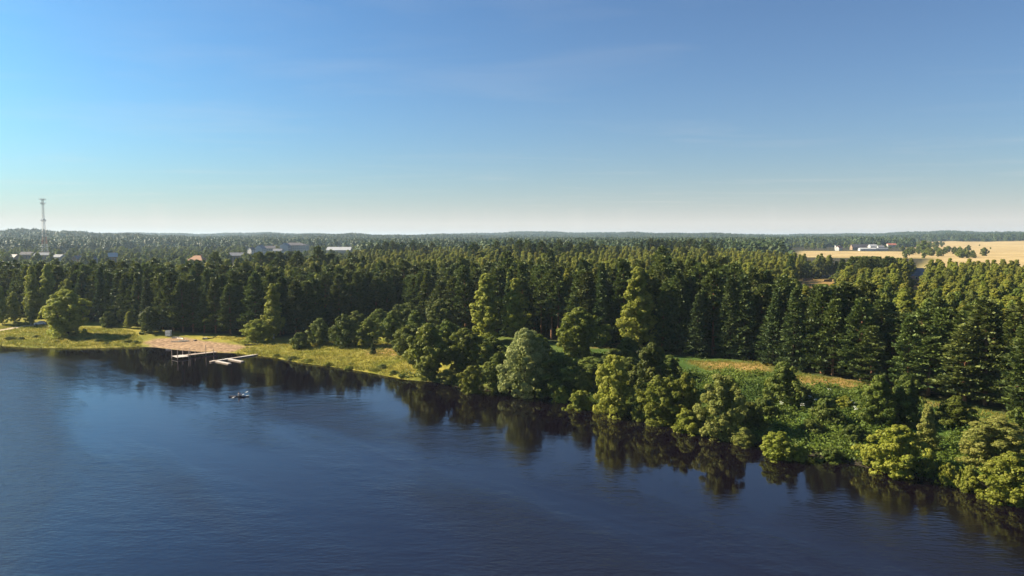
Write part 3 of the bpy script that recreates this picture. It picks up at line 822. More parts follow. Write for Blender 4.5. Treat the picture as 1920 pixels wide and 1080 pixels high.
# ------------------------------------------------------------------ trees along the bank, one by one
BANK = [
    # name, variant, x, base, top, width, label
    ('willow_tree', 'pale', 123, 629, 541, 82, 'big round willow with several stems on the grassy bank beside the parked car'),
    ('willow_tree', 'pale', 128, 606, 521, 34, 'yellowish tree top rising just behind the big round willow'),
    ('birch_tree', 'palebirch', 27, 607, 546, 25, 'slim young birch left of the parked car on the raised green mound'),
    ('birch_tree', 'palebirch', 58, 609, 560, 20, 'small young birch standing right beside the parked car'),
    ('birch_tree', 'palebirch', 4, 606, 535, 22, 'young birch cut by the left edge of the photo'),
    ('birch_tree', 'palebirch', 62, 604, 498, 34, 'tall yellow-green birch before the dark pines, left one of the pair'),
    ('birch_tree', 'palebirch', 92, 603, 494, 34, 'tall yellow-green birch before the dark pines, right one of the pair'),
    ('alder_bush', 'darkbush', 204, 613, 583, 32, 'dark bush at the foot of the pines left of the beach'),
    ('birch_tree', 'palebirch', 243, 615, 583, 19, 'little slim birch at the foot of the pines left of the beach'),
    ('alder_tree', 'dark', 282, 624, 574, 40, 'dark rounded tree just left of the white changing booth'),
    ('birch_tree', 'palebirch', 513, 636, 530, 40, 'tall slender yellow birch beside the right end of the beach'),
    ('willow_bush', 'pale', 483, 641, 597, 50, 'round olive bush at the foot of the slender yellow birch near the beach'),
    ('alder_bush', 'darkbush', 563, 653, 622, 40, 'low dark bush at the left end of the bush row above the meadow'),
    ('alder_tree', 'dark', 600, 646, 595, 52, 'rounded green tree, second in the bush row above the meadow'),
    ('alder_tree', 'dark', 646, 651, 587, 54, 'dark green tree, third in the bush row above the meadow'),
    ('broadleaf_tree', 'broad', 690, 649, 596, 52, 'green tree in the bush row, behind the lone little fir'),
    ('broadleaf_tree', 'broad', 735, 643, 583, 52, 'mid green tree at the right end of the bush row above the meadow'),
    ('broadleaf_tree', 'broad', 780, 640, 580, 60, 'leafy tree behind the meadow, just right of the bush row'),
    ('broadleaf_tree', 'dark', 828, 632, 560, 66, 'dark leafy tree under the pines left of the tall golden birch'),
    ('fir_tree', 'spruce', 700, 664, 641, 12, 'lone little fir on the dry meadow with a long shadow'),
    ('broadleaf_tree', 'broad', 768, 672, 606, 72, 'green tree at the right edge of the golden meadow'),
    ('broadleaf_tree', 'broad', 803, 707, 604, 96, 'large dark green tree at the water, first right of the meadow'),
    ('broadleaf_tree', 'broad', 872, 704, 613, 90, 'large bright green tree left of the silver willow'),
    ('willow_bush', 'olive', 842, 716, 690, 48, 'low olive bush at the waterline below the large green trees'),
    ('willow_bush', 'yellow', 883, 742, 684, 48, 'small yellow-green willow bush hanging over the water left of the silver willow'),
    ('willow_bush', 'broad', 933, 734, 660, 62, 'green bush growing against the left side of the silver willow'),
    ('silver_willow_tree', 'silver', 985, 738, 612, 112, 'big pale silver willow leaning over the water'),
    ('broadleaf_tree', 'dark', 1050, 735, 660, 84, 'dark shaded tree at the right side of the silver willow'),
    ('pine_tree', 'pine', 873, 626, 496, 50, 'tall pine standing left of the golden birch'),
    ('birch_tree', 'palebirch', 912, 642, 511, 60, 'tall golden birch standing out before the pines behind the silver willow'),
    ('birch_tree', 'birch', 966, 640, 520, 48, 'tall green birch just right of the golden birch'),
    ('oak_tree', 'broad', 1086, 672, 574, 98, 'broad olive oak before the pine trunks, behind the silver willow'),
    ('birch_tree', 'palebirch', 1195, 662, 498, 66, 'very tall pale birch with a white trunk right of the oak'),
    ('alder_bush', 'darkbush', 1178, 670, 630, 56, 'dark bush at the foot of the very tall pale birch'),
    ('willow_bush', 'yellow', 1095, 740, 695, 42, 'round-topped pale willow bush between the dark tree and the tall green willow'),
    ('willow_bush', 'bush', 1088, 768, 730, 52, 'low yellow-green bush at the waterline below the round-topped willow bush'),
    ('willow_bush', 'bush', 1052, 754, 722, 36, 'small leafy bush at the waterline right of the silver willow'),
    ('willow_tree', 'pale', 1150, 779, 663, 78, 'tall green willow at the water with a lit left side'),
    ('broadleaf_tree', 'dark', 1222, 744, 640, 86, 'dark green tree behind the yellow willows'),
    ('willow_tree', 'yellow', 1235, 790, 702, 84, 'bright yellow-green willow at the water, left of two'),
    ('willow_tree', 'yellow', 1284, 788, 697, 66, 'bright yellow-green willow at the water, right of two'),
    ('willow_bush', 'bush', 1288, 812, 765, 70, 'low bush over the water below the two bright yellow willows'),
    ('alder_bush', 'darkbush', 1200, 788, 748, 44, 'low dark bush at the water between the green and yellow willows'),
    ('willow_tree', 'olive', 1353, 824, 700, 84, 'grey-olive willow leaning over the water before the lush slope'),
    ('broadleaf_tree', 'dark', 1467, 756, 676, 82, 'dark round tree standing on the lush slope below the spruces'),
    ('willow_bush', 'yellow', 1459, 868, 806, 66, 'bright yellow-green bush at the water below the lush slope'),
    ('willow_bush', 'bush', 1496, 869, 834, 44, 'small bush growing against the right side of the bright bush at the water'),
    ('broadleaf_tree', 'broad', 1645, 800, 702, 84, 'mid green tree on the bank behind the large yellow willow'),
    ('broadleaf_tree', 'dark', 1695, 795, 700, 78, 'dark shaded tree on the bank below the reddish pines'),
    ('willow_tree', 'cone', 1737, 848, 755, 50, 'pointed olive tree right of the large yellow willow'),
    ('willow_tree', 'yellow', 1680, 890, 795, 118, 'large yellow-green willow spreading over the water on the right bank'),
    ('willow_bush', 'bush', 1776, 907, 866, 36, 'small round bush at the water, left of two by the corner willows'),
    ('willow_bush', 'bush', 1816, 918, 870, 52, 'small round bush at the water, right of two by the corner willows'),
    ('willow_tree', 'olive', 1862, 872, 780, 122, 'big olive willow at the right edge, the farther of two'),
    ('willow_tree', 'yellow', 1893, 938, 846, 112, 'big yellow-green willow over the water in the lower right corner'),
    ('broadleaf_tree', 'dark', 1908, 845, 762, 66, 'dark green tree at the right edge behind the corner willows'),
    ('broadleaf_tree', 'dark', 1180, 725, 668, 60, 'shaded dark green tree behind the tall green willow'),
    ('broadleaf_tree', 'broad', 1010, 690, 625, 70, 'green tree half hidden behind the top of the silver willow'),
    ('broadleaf_tree', 'broad', 668, 630, 582, 60, 'green tree top behind the dark third tree of the bush row'),
    ('broadleaf_tree', 'broad', 712, 622, 578, 60, 'green tree rising behind the middle of the bush row'),
    ('broadleaf_tree', 'dark', 762, 618, 566, 66, 'dark green tree at the forest foot behind the golden meadow'),
    ('broadleaf_tree', 'broad', 838, 668, 600, 72, 'green tree between the two large trees right of the meadow'),
    ('broadleaf_tree', 'broad', 925, 690, 628, 70, 'leafy green tree at the foot of the tall golden birch'),
    ('broadleaf_tree', 'dark', 1110, 715, 668, 76, 'dark shaded tree below the broad olive oak'),
    ('alder_bush', 'darkbush', 1150, 690, 652, 60, 'shaded bush right of the oak by the small sandy gap'),
    ('broadleaf_tree', 'dark', 1255, 712, 664, 60, 'dark tree under the spruces left of the dry grass'),
    ('alder_bush', 'darkbush', 1020, 742, 700, 60, 'dark bush at the waterline under the silver willow'),
    ('alder_bush', 'darkbush', 985, 668, 630, 70, 'shaded bush below the tall green birch'),
    ('alder_bush', 'darkbush', 1550, 792, 745, 60, 'dark bush added as tree shade among the lush herbs of the slope'),  # dark bushes on this slope are added to stand in for tree shadows
    ('alder_bush', 'darkbush', 1520, 815, 785, 56, 'low dark bush added as tree shade on the lush slope above the bright bush'),
    ('alder_bush', 'darkbush', 1600, 830, 795, 60, 'dark bush added as tree shade on the slope left of the large yellow willow'),
    ('alder_bush', 'darkbush', 1435, 780, 745, 60, 'dark bush added as tree shade below the dark round tree of the slope'),
    ('willow_bush', 'bush', 1585, 764, 740, 36, 'small light bush high on the lush slope'),
    ('alder_bush', 'darkbush', 1505, 745, 722, 40, 'small dark bush added as tree shade below the dry grass strip'),
    ('broadleaf_tree', 'broad', 1790, 800, 740, 70, 'green tree below the reddish pines left of the corner willows'),
    ('willow_bush', 'olive', 1395, 838, 800, 50, 'low olive bush at the waterline right of the grey-olive willow'),
    ('alder_bush', 'darkbush', 1560, 866, 838, 52, 'low dark bush at the waterline right of the bright bush'),
    ('alder_bush', 'darkbush', 1405, 800, 752, 60, 'dark bush in the shade right of the grey-olive willow'),
]
BANKP = []
for nme, kind, px, py, top, w, lab in BANK:
    _e = px_tree(nme, kind, px, py, top, w, lab, group=None, cat='bush' if 'bush' in nme else 'tree')
    BANKP.append(_e.location[:2])
BANKP = np.array(BANKP)

# ------------------------------------------------------------------ forest
ORD = ['first', 'second', 'third', 'fourth', 'fifth', 'sixth', 'seventh', 'eighth', 'ninth', 'tenth', 'eleventh', 'twelfth', 'thirteenth',
       'fourteenth', 'fifteenth', 'sixteenth', 'seventeenth', 'eighteenth', 'nineteenth']
TENS = ['', '', 'twent', 'thirt', 'fort', 'fift', 'sixt', 'sevent', 'eight', 'ninet']
def ordinal(n):
    if n < 20: return ORD[n - 1]
    if n % 10 == 0: return TENS[n // 10] + 'ieth'
    return TENS[n // 10] + 'y-' + ORD[n % 10 - 1]

def edge_walk(step):
    pts, acc = [], 0.0
    for a, b in zip(EDGE[:-1], EDGE[1:]):
        L = np.linalg.norm(b - a); n = (b - a) / L
        while acc < L:
            nrm = np.array([-n[1], n[0]])
            pts.append((a + n * acc, nrm)); acc += step * random.uniform(.5, 1.5)
        acc -= L
    return pts

def in_frame(P, z, pad=40):
    u, v = pix(P, z)
    return (u > -pad) & (u < 1920 + pad)

# places where the photograph looks over the tree tops at something behind: x range, clear line, distance of the thing
SIGHT = [(1698, 1740, 529, 495), (358, 390, 485, 770), (533, 579, 469, 1240), (616, 662, 472, 1110), (1495, 1566, 532, 520), (1560, 1668, 479, 1330), (465, 531, 470, 1145)]
def cap_h(u, x, y, z, h):
    for a, b, yc, far in SIGHT:
        if a <= u <= b and y < far:
            h = min(h, max(2.5, z_at(u, yc, y) - z))
    return h
def con_h(u):
    return float(np.interp(u, [0, 500, 620, 860, 1000, 1340, 1440, 1490, 1565, 1620, 1690, 1750, 1810, 1920], [20.4, 20.4, 19.8, 20.5, 22.5, 24, 22, 19.3, 19.3, 20.3, 17.3, 17.6, 19, 19]))
front = []
for p, nrm in edge_walk(5.4):
    q = p + nrm * random.uniform(0.5, 4.0)
    z = gz(*q)
    u, v = pix(q[None, :], np.array([z]))
    if -15 < u[0] < 1935 and np.hypot(*(BANKP - q).T).min() > 4.2:
        front.append((float(u[0]), float(q[0]), float(q[1]), z))
front.sort()
n_con = 0
for k, (u, x, y, z) in enumerate(front):
    spr = (1262 < u < 1405) or (1425 < u < 1515) or random.random() < .15
    trunky = 985 < u < 1055
    kind = 'spruce' if spr else ('tallpine' if trunky else 'pine')
    h = con_h(u) * random.choice([random.uniform(.66, .86), random.uniform(.88, 1.0), random.uniform(.95, 1.13)])
    h = cap_h(u, x, y, z, h)
    w = random.uniform(6.0, 10.2) * (.8 if trunky else 1)
    nm = 'spruce_tree' if spr else 'pine_tree'
    lab = ('dark dense spruce' if spr else 'tall pine') + " in the forest's front row, " + ordinal(k + 1) + ' conifer from the left'
    tree(nm, kind, (x, y, z), h, w, label=lab, group='conifers in the front row of the forest edge')
    n_con += 1

# jittered grid behind the front row
def jgrid(x0, x1, y0, y1, s, j=.38):
    xs = np.arange(x0, x1, s); ys = np.arange(y0, y1, s)
    X, Y = np.meshgrid(xs, ys)
    X = X + (np.arange(len(ys)) % 2)[:, None] * s * .5
    P = np.stack([X.ravel(), Y.ravel()], 1)
    return P + rng.normal(0, s * j * .5, P.shape)

G = jgrid(-460, 330, 45, 420, 5.4)
ev = edge_v(G)
u, v = pix(G, ground_z(G) + 20)
depth = np.interp(u, [0, 400, 700, 900, 1250, 1440, 1600, 1960, 2300], [56, 52, 46, 38, 38, 34, 24, 20, 50])
ok = (ev > 6.2) & (ev < depth) & (u > -700) & (u < 3300)
G, ev, u = G[ok], ev[ok], u[ok]
order = np.argsort(ev)
G, ev, u = G[order], ev[order], u[order]
nb_ind = max(0, 296 - n_con)
def zone(u):
    if u < 270: return 'left of the beach'
    if u < 560: return 'behind the beach'
    if u < 860: return 'behind the golden meadow'
    if u < 1250: return 'behind the silver willow'
    if u < 1520: return 'behind the lush slope'
    return 'at the right end of the bank'
shown = (u > -5) & (u < 1925)
ind_idx = np.where(shown)[0][:nb_ind]
for i in ind_idx:
    x, y = G[i]; spr = random.random() < .2
    zn = zone(u[i])
    if 560 < u[i] < 1260 and random.random() < .16:
        tree('birch_tree', 'birch', (x, y, gz(x, y)), con_h(u[i]) * random.uniform(.85, 1.0), random.uniform(6.5, 8.5),
             label="light green birch among the dark pines behind the forest's front row, " + zn, group='birches among the pines ' + zn)
        continue
    tree('spruce_tree' if spr else 'pine_tree', 'spruce' if spr else random.choice(['pine', 'tallpine']), (x, y, gz(x, y)), cap_h(u[i], x, y, gz(x, y), con_h(u[i]) * random.uniform(.74, 1.10)), random.uniform(6.4, 8.6),
         label=('dark spruce' if spr else 'dark pine') + " just behind the forest's front row, " + zn,
         group=('spruces' if spr else 'pines') + ' behind the front row ' + zn)
rest = np.setdiff1d(np.arange(len(G)), ind_idx)
PINE_REST = G[rest]

# broadleaf wood behind the pines
def wood_ok(P):
    uu, _ = pix(P, ground_z(P) + 8)
    d = np.hypot(P[:, 0], P[:, 1])
    e = edge_v(P)
    dep = np.interp(uu, [0, 400, 700, 900, 1250, 1440, 1600, 1960, 2300], [56, 52, 46, 38, 38, 34, 24, 20, 50])
    far = np.interp(uu, [-100, 300, 600, 680, 760, 1000, 1440, 1500, 1700, 1760, 1920], [400, 410, 520, 640, 760, 760, 680, 610, 580, 530, 510])
    k = (e > dep) & (d < far) & (uu > -500) & (uu < 2700)
    t = P[:, 0] / P[:, 1]
    k &= ~((t > .385) & (t < .45) & (d > 300) & (d < 555))        # clearing with the fence
    k &= ~((t > .541) & (t < .566) & (d > 300) & (d < 515))       # in front of the farmhouse
    return k, uu, d
W_ = jgrid(-520, 640, 110, 830, 7.2)
k, uu, dd = wood_ok(W_)
W_, uu, dd = W_[k], uu[k], dd[k]
o_ = np.argsort(dd)
W_, uu, dd = W_[o_], uu[o_], dd[o_]
def wzone(u):
    if u < 700: return 'between the pine belt and the town'
    if u < 1100: return 'behind the pines in the middle of the picture'
    if u < 1500: return 'behind the tall pale birch'
    return 'around the grey-roofed farmhouse'
# individuals: those that look out over the pines
vis = np.where((uu > 0) & (uu < 1920))[0]
sel = set()
# take them spread along the picture so the shown tree tops come first
hz = 36 - dd * 0 
score = dd + rng.uniform(0, 120, len(dd))
for lo, hi, cnt in ((0, 700, 40), (700, 1100, 60), (1100, 1500, 60), (1500, 1925, 130)):
    c = [i for i in vis if lo <= uu[i] < hi]
    c.sort(key=lambda i: score[i])
    sel.update(c[:cnt])
for i in sorted(sel):
    x, y = W_[i]; kd = 'birch' if random.random() < .55 else 'broad'
    h = random.uniform(12, 16.5) if uu[i] > 1440 else random.uniform(16, 21)
    zn = wzone(uu[i])
    h = cap_h(uu[i], x, y, gz(x, y), h)
    tree('birch_tree' if kd == 'birch' else 'broadleaf_tree', kd, (x, y, gz(x, y)), h, random.uniform(6.0, 8.6) if kd == 'birch' else random.uniform(7.5, 10),
         label=('yellow-green birch' if kd == 'birch' else 'green broadleaf tree') + ' in the light wood ' + zn,
         group=('birches' if kd == 'birch' else 'broadleaf trees') + ' in the wood ' + zn)
WOOD_REST = np.array([W_[i] for i in range(len(W_)) if i not in sel])

# ------------------------------------------------------------------ masses of trees (instances on points)
def joined_proto(name, kind, vi):
    H0, R0, cm, tm = VAR[kind][vi]
    def arr(me):
        V = np.empty(len(me.vertices) * 3, np.float32); me.vertices.foreach_get('co', V)
        n = len(me.polygons); L = np.empty(n * 4, np.int32); me.loops.foreach_get('vertex_index', L)
        return V.reshape(-1, 3), L.reshape(-1, 4)
    V1, F1 = arr(cm); V2, F2 = arr(tm)
    t = np.empty(len(F1), np.float32); cm.attributes['tint'].data.foreach_get('value', t)
    V, F = join([(V1, F1), (V2, F2)])
    me = np_mesh(name, V, [F], [cm.materials[0], tm.materials[0]], np.r_[np.zeros(len(F1)), np.ones(len(F2))], np.r_[t, np.zeros(len(F2))])
    return bpy.data.objects.new(name, me)

def clump_proto(name, seed, conif):
    """a few far tree crowns growing together"""
    r = np.random.default_rng(seed)
    Ps, Ns, Ti = [], [], []
    for k in range(7):
        a, rad = r.uniform(0, 6.28), 9.5 * math.sqrt(r.uniform(0, 1))
        cx, cy_ = rad * math.cos(a), rad * math.sin(a)
        h = r.uniform(11, 18); w = r.uniform(2.4, 3.6) * (0.75 if conif and r.uniform() < .6 else 1.15)
        n = 70
        t = r.uniform(0.05, 1, n)
        prof = (1 - t) ** .7 if conif else np.sqrt(np.clip(1 - (1.7 * t - .75) ** 2, 0.03, 1))
        b = r.uniform(0, 6.28, n)
        rr = w * prof * r.uniform(.7, 1.1, n)
        Ps.append(np.column_stack([cx + rr * np.cos(b), cy_ + rr * np.sin(b), h * (.12 + .88 * t)]))
        Ns.append(np.column_stack([np.cos(b), np.sin(b), .3 + .8 * t]) + r.normal(size=(n, 3)) * .35)
        Ti.append(np.clip(r.uniform(0, .7) + r.normal(0, .15, n), 0, 1))
    V, F = quads_from(np.concatenate(Ps), np.concatenate(Ns), 1.9, r)
    me = np_mesh(name, V, [F], [M['far']], tint=np.concatenate(Ti))
    return bpy.data.objects.new(name, me)

def instancer(name, pts, scl, rot, idx, protos):
    pts = np.asarray(pts, np.float32)
    me = bpy.data.meshes.new(name)
    me.vertices.add(len(pts)); me.vertices.foreach_set('co', pts.ravel())
    for an, ty, arr in (('scl', 'FLOAT_VECTOR', scl), ('rot', 'FLOAT_VECTOR', rot)):
        a = me.attributes.new(an, ty, 'POINT'); a.data.foreach_set('vector', np.asarray(arr, np.float32).ravel())
    a = me.attributes.new('idx', 'INT', 'POINT'); a.data.foreach_set('value', np.asarray(idx, np.int32))
    o = link(name, me)
    ng = bpy.data.node_groups.new(name + '_scatter', 'GeometryNodeTree')
    ng.interface.new_socket('Geometry', in_out='INPUT', socket_type='NodeSocketGeometry')
    ng.interface.new_socket('Geometry', in_out='OUTPUT', socket_type='NodeSocketGeometry')
    gi = ng.nodes.new('NodeGroupInput'); go = ng.nodes.new('NodeGroupOutput')
    ip = ng.nodes.new('GeometryNodeInstanceOnPoints'); ip.inputs['Pick Instance'].default_value = True
    jn = ng.nodes.new('GeometryNodeJoinGeometry')
    for pr in reversed(protos):
        oi = ng.nodes.new('GeometryNodeObjectInfo'); oi.inputs['Object'].default_value = pr; oi.inputs['As Instance'].default_value = True
        oi.transform_space = 'ORIGINAL'
        ng.links.new(oi.outputs['Geometry'], jn.inputs[0])
    def na(nm, ty):
        q = ng.nodes.new('GeometryNodeInputNamedAttribute'); q.data_type = ty; q.inputs['Name'].default_value = nm
        return q.outputs['Attribute']
    ng.links.new(gi.outputs[0], ip.inputs['Points'])
    ng.links.new(jn.outputs[0], ip.inputs['Instance'])
    ng.links.new(na('idx', 'INT'), ip.inputs['Instance Index'])
    ng.links.new(na('scl', 'FLOAT_VECTOR'), ip.inputs['Scale'])
    e2r = ng.nodes.new('FunctionNodeEulerToRotation')
    ng.links.new(na('rot', 'FLOAT_VECTOR'), e2r.inputs[0])
    ng.links.new(e2r.outputs[0], ip.inputs['Rotation'])
    ng.links.new(ip.outputs[0], go.inputs[0])
    md = o.modifiers.new('scatter', 'NODES'); md.node_group = ng
    return o

def scatter(name, P, protos, hs, ws, label, hmul=1.0, idx=None):
    n = len(P)
    z = ground_z(P) - .15
    s = rng.uniform(*hs, n) * hmul; w = rng.uniform(*ws, n)
    ph = max(max(v.co.z for v in p_.data.vertices) for p_ in protos)
    pu, _ = pix(P, z + 8)
    for i in np.where((P[:, 1] > 100) & (P[:, 1] < 1350))[0]:
        hc = cap_h(pu[i], P[i, 0], P[i, 1], z[i], s[i] * ph)
        if hc < s[i] * ph:
            s[i] = hc / ph; w[i] *= max(.45, min(1, s[i] * 1.6))
    rot = np.column_stack([np.zeros(n), np.zeros(n), rng.uniform(0, 6.28, n)])
    o = instancer(name, np.column_stack([P, z]), np.column_stack([w, w, s]), rot, rng.integers(0, len(protos), n) if idx is None else idx, protos)
    tag(o, label, 'forest', kind='stuff')
    return o

pine_protos = [joined_proto('forest_pine', 'pine', 3), joined_proto('forest_pine', 'tallpine', 0), joined_proto('forest_pine', 'tallpine', 1), joined_proto('forest_spruce', 'spruce', 0)]
pr_u, _ = pix(PINE_REST, np.full(len(PINE_REST), 10.0))
scatter('pine_forest', PINE_REST, pine_protos, (.90, 1.08), (.95, 1.2), 'dense dark pine forest behind the first rows of trees', np.array([con_h(q) / 22 * random.uniform(.82, 1.06) for q in pr_u]))
wood_protos = [joined_proto('forest_birch', 'birch', 0), joined_proto('forest_birch', 'birch', 1), joined_proto('forest_birch', 'birch', 2), joined_proto('forest_broadleaf', 'broad', 1)]
wood_protos += pine_protos[1:]
wsel = wob(WOOD_REST[:, 0], WOOD_REST[:, 1], .021) + rng.normal(0, .35, len(WOOD_REST))
widx = np.where(wsel > 1.15, rng.integers(4, 7, len(WOOD_REST)), rng.integers(0, 4, len(WOOD_REST)))
wr_u, _ = pix(WOOD_REST, np.full(len(WOOD_REST), 10.0))
scatter('broadleaf_forest', WOOD_REST, wood_protos, (.95, 1.2), (1.1, 1.35), 'light green broadleaf wood stretching back from the pines', np.interp(wr_u, [0, 700, 1300, 1500, 1920], [.95, 1.05, 1.05, .85, .82]), widx)

far_protos = [clump_proto('far_clump', 500 + i, i % 2 == 0) for i in range(6)]
def far_points(n, d0, d1, cond, p=1.0):
    a = rng.uniform(R(-50), R(50), n)
    d = np.sqrt(rng.uniform(d0 ** 2, d1 ** 2, n))
    P = np.stack([np.sin(a) * d, np.cos(a) * d], 1)
    t = P[:, 0] / P[:, 1]
    return P[cond(t, d)]
def hill_cond(t, d):
    field = (t > .545) & (d < 2950)
    field |= (t > .37) & (d < 1900)
    field |= (t > .49) & (d > 2100) & (d < 2950)
    town = (t < -.20) & (d < 1500)
    gap = (np.sin(t * 37 + 1) * np.sin(d * .004 + t * 9) > .72) & (d < 2600) & (d > 1200)
    return ~field & ~town & ~gap
near_hill = far_points(11000, 780, 2300, hill_cond)
far_hill = far_points(32000, 2300, 6200, hill_cond)
scatter('far_forest', np.vstack([near_hill, far_hill]), far_protos, (.75, 1.45), (1.0, 1.5), 'distant bluish forest covering the low hills on the horizon', 1.0,
        np.r_[rng.integers(0, 3, len(near_hill)) * 2 + 1, rng.integers(0, 6, len(far_hill))])

# ------------------------------------------------------------------ undergrowth and grass
def blades_mesh(name, P, hgt, width, n_per, spread, mat, seed, leafy_=False, label=None, cat=None):
    r = np.random.default_rng(seed)
    z = ground_z(P)
    n = len(P)
    B = np.repeat(np.column_stack([P, z - .05]), n_per, 0)
    B[:, :2] += r.normal(0, spread, (len(B), 2))
    h = np.repeat(hgt * r.uniform(.55, 1.4, n), n_per) * r.uniform(.6, 1.2, len(B))
    if leafy_:
        B[:, 2] += h * r.uniform(.15, 1, len(B))
        V, F = quads_from(B, r.normal(size=(len(B), 3)) * .6 + np.array([-.1, -.2, .75]), width, r)
    else:
        d = r.normal(size=(len(B), 3)) * .35; d[:, 2] = 1
        a = r.uniform(0, 6.28, len(B)); s = np.column_stack([np.cos(a), np.sin(a), np.zeros(len(B))]) * width * .5
        V = np.stack([B - s, B + s, B + d * h[:, None]], 1).reshape(-1, 3)
        F = np.arange(len(V)).reshape(-1, 3)
    tint = np.clip(np.repeat(r.uniform(0, .6, n) + .35 * wob(P[:, 0], P[:, 1], .13) + .1, n_per) + r.normal(0, .15, len(B)), 0, 1)
    o = link(name, np_mesh(name, V, [F], [mat], tint=tint))
    tag(o, label, cat, kind='stuff')
    return o

def pts_in(poly, n, seed):
    r = np.random.default_rng(seed)
    lo, hi = poly.min(0), poly.max(0)
    P = r.uniform(lo, hi, (n, 2))
    return P[inside(P, poly)]

HERB = poly_px([(1000, 660), (1180, 672), (1270, 690), (1280, 702), (1330, 690), (1440, 702), (1600, 727), (1740, 765), (1900, 800), (1900, 925), (1760, 900), (1640, 876), (1560, 856), (1480, 845), (1400, 824), (1300, 800), (1180, 776), (1040, 744)])
hp = pts_in(HERB, 12000, 11)
dr = np.zeros(len(hp), bool)
for q in DRY: dr |= inside(hp, q)
hp = hp[~dr]
hp = hp[wob(hp[:, 0], hp[:, 1], .22) > -.75]
blades_mesh('undergrowth', hp, 1.15, .27, 19, .38, M['lush'], 12, True, 'lush green herbs and nettles covering the slope above the water', 'undergrowth')
# herbs along the shaded foot of the bank
sh = []
for a, b in zip(SH[:-1], SH[1:]):
    L = np.linalg.norm(b - a)
    if a[0] < -320 or b[0] > 160: continue
    nrm = np.array([-(b - a)[1], (b - a)[0]]) / L
    for t in np.arange(0, L, .55):
        sh.append(a + (b - a) * t / L + nrm * (abs(random.gauss(0, 1.5)) + .1))
sh = np.array(sh)
on_beach = sdpoly(sh, BEACH) > -2.0
sh = sh[~on_beach]
sl, sr_ = sh[sh[:, 0] < -30], sh[sh[:, 0] >= -30]
blades_mesh('reeds', sl, .75, .16, 9, .35, M['grass'], 13, False, 'fringe of reeds and tall grass along the left waterline', 'reeds')
blades_mesh('bank_weeds', sr_, .9, .36, 10, .5, M['lush'], 14, True, 'leafy weeds along the shaded waterline under the willows', 'weeds')
MEAD = poly_px([(-60, 640), (-60, 612), (60, 608), (250, 620), (268, 640), (262, 649), (100, 651), (0, 646)])
MEAD2 = poly_px([(400, 632), (540, 636), (700, 640), (800, 640), (800, 706), (700, 697), (560, 677), (470, 664), (445, 657), (470, 650)])
gp = np.vstack([pts_in(MEAD, 7000, 15), pts_in(MEAD2, 12000, 16)])
gp = gp[pdist(gp, ROAD) > 2.2]
blades_mesh('grass', gp, .55, .16, 6, .35, M['grass'], 17, False, 'yellow-green meadow grass on the left bank', 'grass')
RIM = poly_px([(1285, 676), (1440, 680), (1500, 700), (1620, 718), (1760, 752), (1900, 780), (1900, 806), (1740, 768), (1600, 730), (1440, 706), (1330, 696)])
blades_mesh('dry_grass', pts_in(RIM, 7000, 18), .45, .15, 5, .3, M['grass'], 19, False, 'dry grass strip between the pines and the lush slope', 'grass')
# hummocks of sedge in the left meadow
def tussock(px, py, h, w, lab):
    x, y, z = on_ground(px, py)
    tree('sedge_bush', 'bush' if random.random() < .4 else 'darkbush', (x, y, z - .2), h, w, label=lab, cat='bush', group='low bushes of the left meadow')
for px, py in [(20, 634), (45, 637), (70, 632), (105, 641), (140, 640), (132, 637), (165, 636), (188, 640), (200, 643), (210, 637), (243, 641), (258, 643)]:
    tussock(px + random.uniform(-4, 4), py + random.uniform(-2, 2), random.uniform(.6, 1.3), random.uniform(2.2, 4.2), 'low dark shrub in the wet meadow below the big round willow')
for px, py in [(520, 668), (548, 672), (575, 678), (612, 686), (655, 690), (660, 684), (705, 694), (715, 690), (740, 700), (752, 706)]:
    tussock(px + random.uniform(-4, 4), py + random.uniform(-2, 1), random.uniform(.6, 1.4), random.uniform(2.0, 4.0), 'low shrub at the waterline of the golden meadow')

# thickets that carry the bank vegetation on beyond the picture's right edge
tk = []
for t in np.linspace(0, 1, 60):
    q = np.array([76, 90]) * (1 - t) + np.array([165, 9]) * t
    tk.append(q + np.array([.68, .73]) * random.uniform(2, 26))
scatter('bank_thicket', np.array(tk), [joined_proto('thicket_bush', 'yellow', 0), joined_proto('thicket_bush', 'dark', 1), joined_proto('thicket_bush', 'darkbush', 0), joined_proto('thicket_bush', 'olive', 1)],
        (.7, 1.1), (.8, 1.2), 'thicket of willows continuing along the bank')
# white-flowered hogweed on the slope
def hogweed(px, py, h, lab):
    x, y, z = on_ground(px, py)
    e = empty('hogweed_plant', (x, y, z))
    st = MB(); fl = MB()
    for k in range(3):
        a = random.uniform(0, 6.28); rr = random.uniform(.05, .55); hh = h * random.uniform(.8, 1.1)
        tip = (rr * math.cos(a), rr * math.sin(a), hh)
        st.tube((0, 0, -.1), tip, .03, .015, 5)
        for j in range(9):
            b = random.uniform(0, 6.28); q = .30 * math.sqrt(random.random())
            fl.box((tip[0] + q * math.cos(b), tip[1] + q * math.sin(b), tip[2] + .06 - q * .25), (.10, .10, .04), random.uniform(0, 1.5))
    st.build('stem', M['lush'], e); fl.build('flower_head', M['umbel'], e)
    V, F = quads_from(np.array([[random.gauss(0, .4), random.gauss(0, .4), random.uniform(.2, h * .7)] for _ in range(26)]), rng.normal(size=(26, 3)) * .4 + [0, 0, 1], .45, rng)
    c = link('leaves', np_mesh('hogweed_leaves', V, [F], [M['lush']], tint=rng.uniform(0, 1, 26)), e)
    tag(e, lab, 'plant', 'white-flowered hogweed on the slope')
